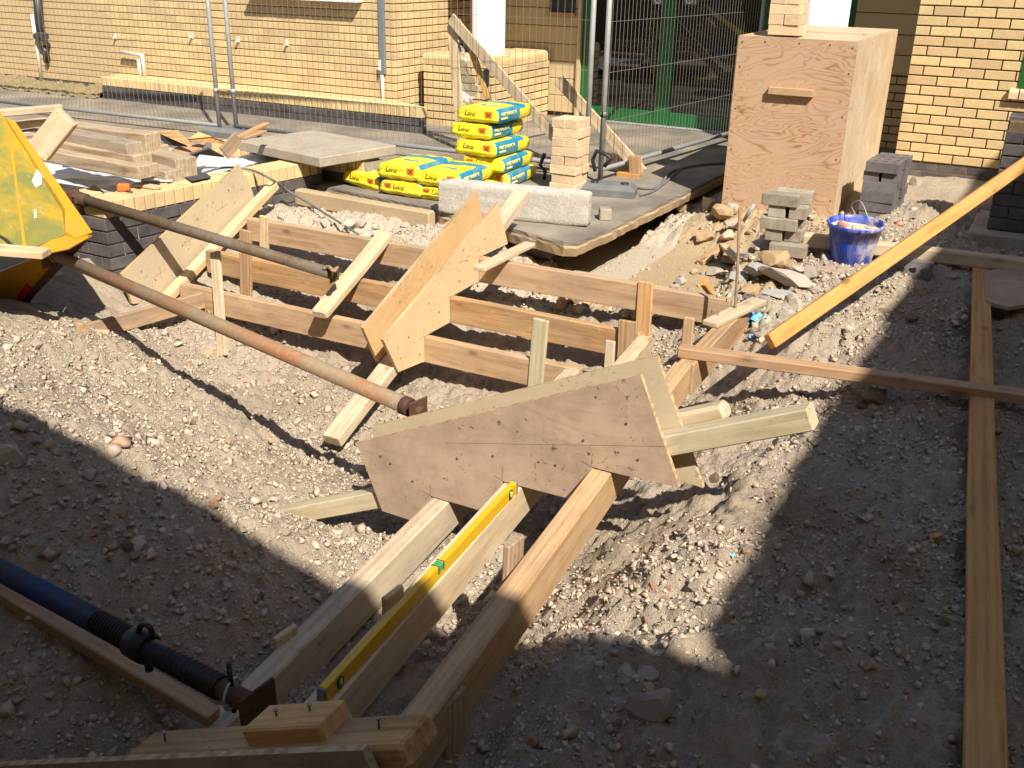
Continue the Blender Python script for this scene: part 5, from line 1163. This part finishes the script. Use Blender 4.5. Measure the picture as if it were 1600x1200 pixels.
# ------------------------------------------------------------------ timber stands by the fence
def stand(Yp, d0, d1, base, label, extra=None):
    root = empty('timber_stand', PZ(base[0], base[1], 0), label, 'stand'); timber('brace', PY(*d0, Yp), PY(*d1, Yp), .022, .095, MT['pine_p'], root, up=(0, 0, 1), top=False)
    return root
s1_ = stand(7.72, (704, 28), (900, 252), (880, 262), 'pale timber stand with a diagonal brace behind the cement bags')
timber('post', PY(706, 40, 7.76), PY(722, 232, 7.76), .022, .09, MT['pine_p'], s1_, up=(1, 0, 0), top=False); timber('strut', PY(733, 62, 7.78), PY(762, 155, 7.78), .02, .05, MT['pine'], s1_, up=(1, 0, 0), top=False); timber('strut', PY(716, 30, 7.80), PY(766, 160, 7.82), .02, .045, MT['pine_o'], s1_, up=(1, 0, 0), top=False)
timber('sole_plate', PZ(845, 250, .08)+Vector((-.5, .05, 0)), PZ(870, 252, .08), .09, .04, MT['pine_p'], s1_)
s2_ = stand(7.55, (872, 124), (1004, 270), (985, 275), 'second pale timber stand with a diagonal brace right of the brick stack')
for k, (a, b) in enumerate((((948, 238), (1003, 246)), ((948, 246), (1003, 255)), ((948, 256), (1004, 264)))): timber('base_rail', PY(*a, 7.62+.03*k), PY(*b, 7.62+.03*k), .03, .045, MT['pine_p'], s2_)
timber('end_block', PY(1000, 243, 7.5), PY(1001, 275, 7.5), .05, .09, MT['pine_o'], s2_, up=(1, 0, 0)); timber('base_block', PY(965, 268, 7.5), PY(1000, 272, 7.5), .05, .06, MT['pine_o'], s2_)
# clear sheeting and a black sack against the stand
def crumple(name, pxs, y, mat, label, th=.05, seed=1):
    P_ = [PY(a, b, y) for a, b in pxs]; bm = bmesh.new(); f = [bm.verts.new(p) for p in P_]; bm.faces.new(f); bmesh.ops.triangulate(bm, faces=bm.faces)
    for _ in range(4): bmesh.ops.subdivide_edges(bm, edges=bm.edges, cuts=1, use_grid_fill=True)
    R = np.random.default_rng(seed)
    for v in bm.verts: v.co.y += th*(2*float(vnoise(np.array([v.co.x*14+seed]), np.array([v.co.z*14]))[0])+float(vnoise(np.array([v.co.x*40]), np.array([v.co.z*40+seed]))[0]))
    me = bpy.data.meshes.new(name); bm.to_mesh(me); bm.free(); me.materials.append(mat); return tag(obj(name, me), label, 'sheet')
crumple('polythene_sheet', [(706, 55), (716, 62), (733, 100), (745, 130), (742, 165), (718, 170), (712, 110)], 7.9, MT['clear'], 'crumpled clear polythene draped on the first timber stand', .06, 3)
q = PY(757, 122, 8.0)
tag(obj('refuse_sack', stone_me(1, 'black_pl'), None, Matrix.Translation(q) @ Matrix.Diagonal((.07, .07, .1, 1))), 'small black plastic sack behind the first timber stand', 'sack')

# ================================================================== LEFT SIDE: planter, timber pile, skip
pl = empty('brick_planter', (-4.9, 5, 0), 'low planter of blue bricks with a yellow brick-on-edge top at left', 'planter')
CX, CY = -5.02, 4.12; ZT = .08; CO = .083; uw = Vector((.118, .993, 0)).normalized(); nw = Vector((uw.y, -uw.x, 0)); WLEN = 1.86
MC = frame_m((CX, CY, 0), uw, (0, 0, 1))
def lbox(name, x0, x1, y0, y1, z0, z1, mat, parent, M): return obj(name, boxmesh(name, x0, x1, y0, y1, z0, z1, mat, .001), parent, M)
lbox('core', .013, WLEN, .013, .21, -.42, ZT+.09, MT['mortar_l'], pl, MC); box('core', -8.0, CX-.24, CY+.013, CY+.28, -.42, ZT+.09, MT['mortar_l'], pl, .001)
brickwork(pl, (CX, CY, ZT-6*CO), uw, nw, WLEN, 6, MT['brick_b'], CO, .225, .010, .010, .1, cap=90)
brickwork(pl, (-7.0, CY, ZT-6*CO), (1, 0, 0), (0, -1, 0), 7.0+CX-.0, 6, MT['brick_b'], CO, .225, .010, .010, .1, cap=60, start=.113)
soldiers(pl, Vector((CX, CY, ZT)), uw, nw, WLEN, .103, MT['brick'], .0755, .008, .215)
soldiers(pl, (-7.0, CY+.01, ZT+.0005), (1, 0, 0), (0, -1, 0), 7.0+CX-.2, .103, MT['brick'], .0755, .008, .215)
BWX, BWY = -6.0, 6.06
box('core', BWX+.01, -4.46, BWY+.012, BWY+.21, -.2, ZT+.09, MT['mortar_l'], pl, .001)
brickwork(pl, (BWX, BWY, ZT-3*CO), (1, 0, 0), (0, -1, 0), 1.55, 3, MT['brick_b'], CO, .225, .010, .010, .1, cap=40); soldiers(pl, (BWX, BWY-.002, ZT), (1, 0, 0), (0, -1, 0), 1.55, .103, MT['brick'], .0755, .008, .215)
# flagstone on the back wall
ZF = .27; f0 = PZ(500, 246, ZF); f1 = PZ(371, 219, ZF); f2 = PZ(586, 222, ZF); uf = (f0-f1); vf = (f2-f0)
fl = tag(obj('paving_flag', boxmesh('paving_flag', 0, uf.length, 0, vf.length, 0, .075, MT['concrete'], .008), None, frame_m(f1-Vector((0, 0, .075)), uf, (0, 0, 1))), 'thick concrete paving flag resting on the back wall of the planter', 'slab')
# plastic sheet lining
xs = np.linspace(-7.6, CX+.02, 70); ys = np.linspace(CY+.2, 6.04, 70); XX, YY = np.meshgrid(xs, ys, indexing='ij')
ZZ = .10+.07*vnoise(XX*2.2, YY*2.2)+.03*vnoise(XX*7+2, YY*7)+.012*vnoise(XX*20, YY*20)
tag(obj('plastic_sheet', grid_mesh('plastic_sheet', np.stack([XX, YY, ZZ], -1).reshape(-1, 3), 70, 70, MT['sheet'])), 'pale blue-white plastic sheet lining the planter under the baulks', 'sheet')
tag(plate('paper_sheet', [PZ(222, 282, .2), PZ(240, 272, .2), PZ(278, 271, .2), PZ(268, 283, .2)], (0, 0, 1), .004, MT['paper']), 'bright white sheet lying beside the brick edging', 'sheet')
BA = [((62, 228), (232, 257), .40, .17, .085, 'sleeper', 'front weathered baulk of the pile on the planter'), ((78, 215), (224, 241), .44, .15, .13, 'sleeper', 'second weathered baulk back in the pile'), ((84, 197), (210, 223), .51, .12, .11, 'sleeper', 'short round-edged baulk lying on top of the pile'),
 ((96, 189), (238, 208), .50, .14, .13, 'sleeper', 'tan squared baulk at the back of the pile'), ((196, 225), (289, 247), .38, .16, .15, 'sleeper', 'mossy baulk end sticking out right of the pile'), ((230, 256), (272, 266), .32, .14, .13, 'sleeper', 'broken baulk end with orange heart at the front of the pile'), ((236, 222), (258, 226), .40, .08, .1, 'sleeper', 'small baulk stub behind the top baulk')]
for (a, b, z, w, h, mk, lb) in BA: tag(timber('timber_baulk', PZ(*a, z-.06), PZ(*b, z-.06), w, h, MT[mk], b=.007, wob=.006), lb, 'timber', 'baulks piled on the planter')
# broken boards and dark sheets beyond the baulks
def ppl(name, pxs, zs, th, mat, label, cat='board'):
    P_ = [PZ(a, b, z-.06) for (a, b), z in zip(pxs, zs)]; nn = (P_[1]-P_[0]).cross(P_[2]-P_[0]).normalized()
    if nn.z < 0: nn = -nn
    P_ = [p-nn*(p-P_[0]).dot(nn) for p in P_]; return tag(plate(name, P_, nn, th, mat), label, cat)
ppl('board', [(238, 204), (278, 203), (296, 221), (300, 232)], [.5, .5, .42, .40], .02, MT['pine_d'], 'thin leaning board behind the baulks')
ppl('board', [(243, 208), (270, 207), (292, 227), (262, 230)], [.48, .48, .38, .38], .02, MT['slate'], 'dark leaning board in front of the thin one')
ppl('board', [(268, 233), (290, 224), (322, 222), (303, 241)], [.36, .37, .36, .36], .018, MT['pine_d'], 'flat brown board on the broken heap')
ppl('board', [(294, 217), (310, 206), (360, 224), (330, 222)], [.42, .46, .38, .38], .018, MT['pine'], 'splintered board at the top of the heap')
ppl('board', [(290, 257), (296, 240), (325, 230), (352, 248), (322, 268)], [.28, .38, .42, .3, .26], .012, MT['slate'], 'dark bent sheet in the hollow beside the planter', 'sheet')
tag(timber('board', PZ(350, 240, .33), PZ(373, 216, .42), .02, .10, MT['pine_d'], top=False), 'board end leaning against the paving flag', 'board')
tag(timber('board', PZ(372, 212, .42), PZ(416, 191, .46), .05, .02, MT['pine_d']), 'thin batten lying beyond the paving flag', 'board'); tag(timber('board', PZ(378, 214, .43), PZ(412, 203, .44), .06, .02, MT['pine_o']), 'splintered reddish batten beyond the paving flag', 'board')
# upturned frame of timbers at far left
tf = empty('timber_trestle', PZ(60, 220, .5), 'upturned timber frame of pale boards at the far left', 'frame')
timber('rail', PZ(-60, 176, .75), PZ(95, 163, .75), .05, .04, MT['pine_p'], tf); timber('cross_board', PZ(90, 168, .74), PZ(44, 226, .52), .06, .14, MT['pine_p'], tf, b=.006); timber('rail', PZ(10, 192, .66), PZ(72, 184, .66), .07, .04, MT['pine_p'], tf); timber('rail', PZ(15, 208, .6), PZ(62, 201, .6), .09, .03, MT['pine_p'], tf)
# tape measure, wood scrap, slate bits, cable on the planter edge
q = PZ(194, 299, ZT+.104); tm = empty('tape_measure', q, 'orange tape measure on the yellow brick edging', 'tape measure')
obj('case', boxmesh('case', -.038, .038, -.025, .025, 0, .05, MT['orange'], .01), tm, Matrix.Translation(q) @ Matrix.Rotation(.6, 4, 'Z')); tube('tape', [q+Vector((.03, -.01, .008)), q+Vector((.075, -.0, .004))], .006, MT['black_pl'], tm, 6)
obj('belt_clip', boxmesh('belt_clip', -.03, .03, -.004, .004, .006, .044, MT['black_pl'], .002), tm, Matrix.Translation(q+Vector((-.016, .028, 0))) @ Matrix.Rotation(.6, 4, 'Z'))
tag(timber('offcut', PZ(212, 285, ZT+.13), PZ(247, 291, ZT+.125), .06, .02, MT['pine_p']), 'small wood offcut on the brick edging near the tape measure', 'offcut')
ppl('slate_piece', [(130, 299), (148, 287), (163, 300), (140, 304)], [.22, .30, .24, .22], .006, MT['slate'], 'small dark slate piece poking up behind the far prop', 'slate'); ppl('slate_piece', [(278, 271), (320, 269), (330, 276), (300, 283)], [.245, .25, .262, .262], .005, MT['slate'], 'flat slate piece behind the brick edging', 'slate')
tag(tube('cable', spline([PZ(318, 270, .2), PZ(350, 262, .2), PZ(390, 265, .2), PZ(422, 279, .19), PZ(448, 297, .04), PZ(490, 322, -.03), PZ(560, 366, -.06)], 8), .008, MT['rubber'], None, 8), 'thin grey cable running off the planter towards the riser boards', 'cable')
# ------------------------------------------------------------------ dumper skip, cut by the left edge
def T(px_, py_, t): return Vector(CAM+ray(px_, py_)*t)
sk = empty('dumper_skip', T(0, 480, 5.2), 'yellow dumper skip with scratched side cut off by the left edge', 'skip')
def onpl(px_, py_, P0, n):
    d = Vector(ray(px_, py_)); c = Vector(CAM); return c+d*((P0-c).dot(n)/d.dot(n))
A_, C_, E_ = T(14, 190, 5.55), T(135, 366, 5.3), T(-140, 430, 4.6); n1 = (C_-A_).cross(E_-A_).normalized()
if n1.dot(Vector(FW)) > 0: n1 = -n1
def spoly(name, pxs, P0, n, th, mat, off=0.0): return plate(name, [onpl(a, b, P0, n)+n*off for a, b in pxs], n, th, MT[mat], sk)
spoly('side_plate', [(12, 191), (97, 330), (103, 366), (40, 392), (-140, 430), (-140, 120), (-10, 160)], A_, n1, .006, 'skip')
spoly('rim', [(9, 189), (22, 193), (143, 367), (118, 376), (101, 366), (100, 330)], A_, n1, .05, 'skip_rim', .02)
spoly('weld_rib', [(11, 200), (15, 200), (41, 388), (36, 389)], A_, n1, .004, 'skip_rim', .006)
spoly('paint_scar', [(50, 283), (58, 264), (66, 272), (64, 288), (56, 293)], A_, n1, .001, 'paper', .0015); spoly('paint_scar', [(53, 328), (56, 327), (57, 340), (54, 341)], A_, n1, .001, 'paper', .0015)
n2 = Vector((.25, -.75, -.45)).normalized(); P2 = onpl(140, 372, C_+n1*.03, n1)
spoly('under_plate', [(143, 369), (100, 392), (60, 400), (0, 425), (-140, 470), (-140, 640), (-10, 560), (22, 480), (80, 420)], P2, n2, .008, 'skip_rim')
spoly('lip', [(143, 368), (101, 365), (60, 385), (62, 398), (108, 388)], P2+n2*.012, (n1*.5+Vector((0, 0, .7))).normalized(), .006, 'skip_rim')
spoly('stripe', [(19, 475), (41, 442), (51, 450), (30, 480)], P2, n2, .001, 'red', .0015)
spoly('edge_bar', [(40, 392), (140, 372), (60, 455), (25, 500), (15, 495), (55, 445), (100, 392)], P2, n2, .03, 'rust_k', .012)
tag(timber('plank', PZ(-60, 381, .26), PZ(72, 391, .24), .1, .035, MT['pine_p']), 'pale plank end resting on the skip lip at the left edge', 'plank')
crumple('plastic_scrap', [(78, 432), (92, 420), (96, 428), (72, 458), (48, 472), (52, 460)], 3.9, MT['sheet'], 'white plastic scrap hanging below the skip', .02, 5)
tag(tube('hose', spline([T(-20, 360, 5.0), T(5, 372, 5.0), T(22, 385, 5.0), T(30, 387, 5.05)], 6), .008, MT['black_pl'], None, 8), 'thin black hose inside the skip', 'hose')
tag(timber('low_timber', PZ(-60, 880, -.10), PZ(335, 1112, -.24), .05, .04, MT['pine_d']), 'long timber lying under the blue prop at lower left', 'timber')
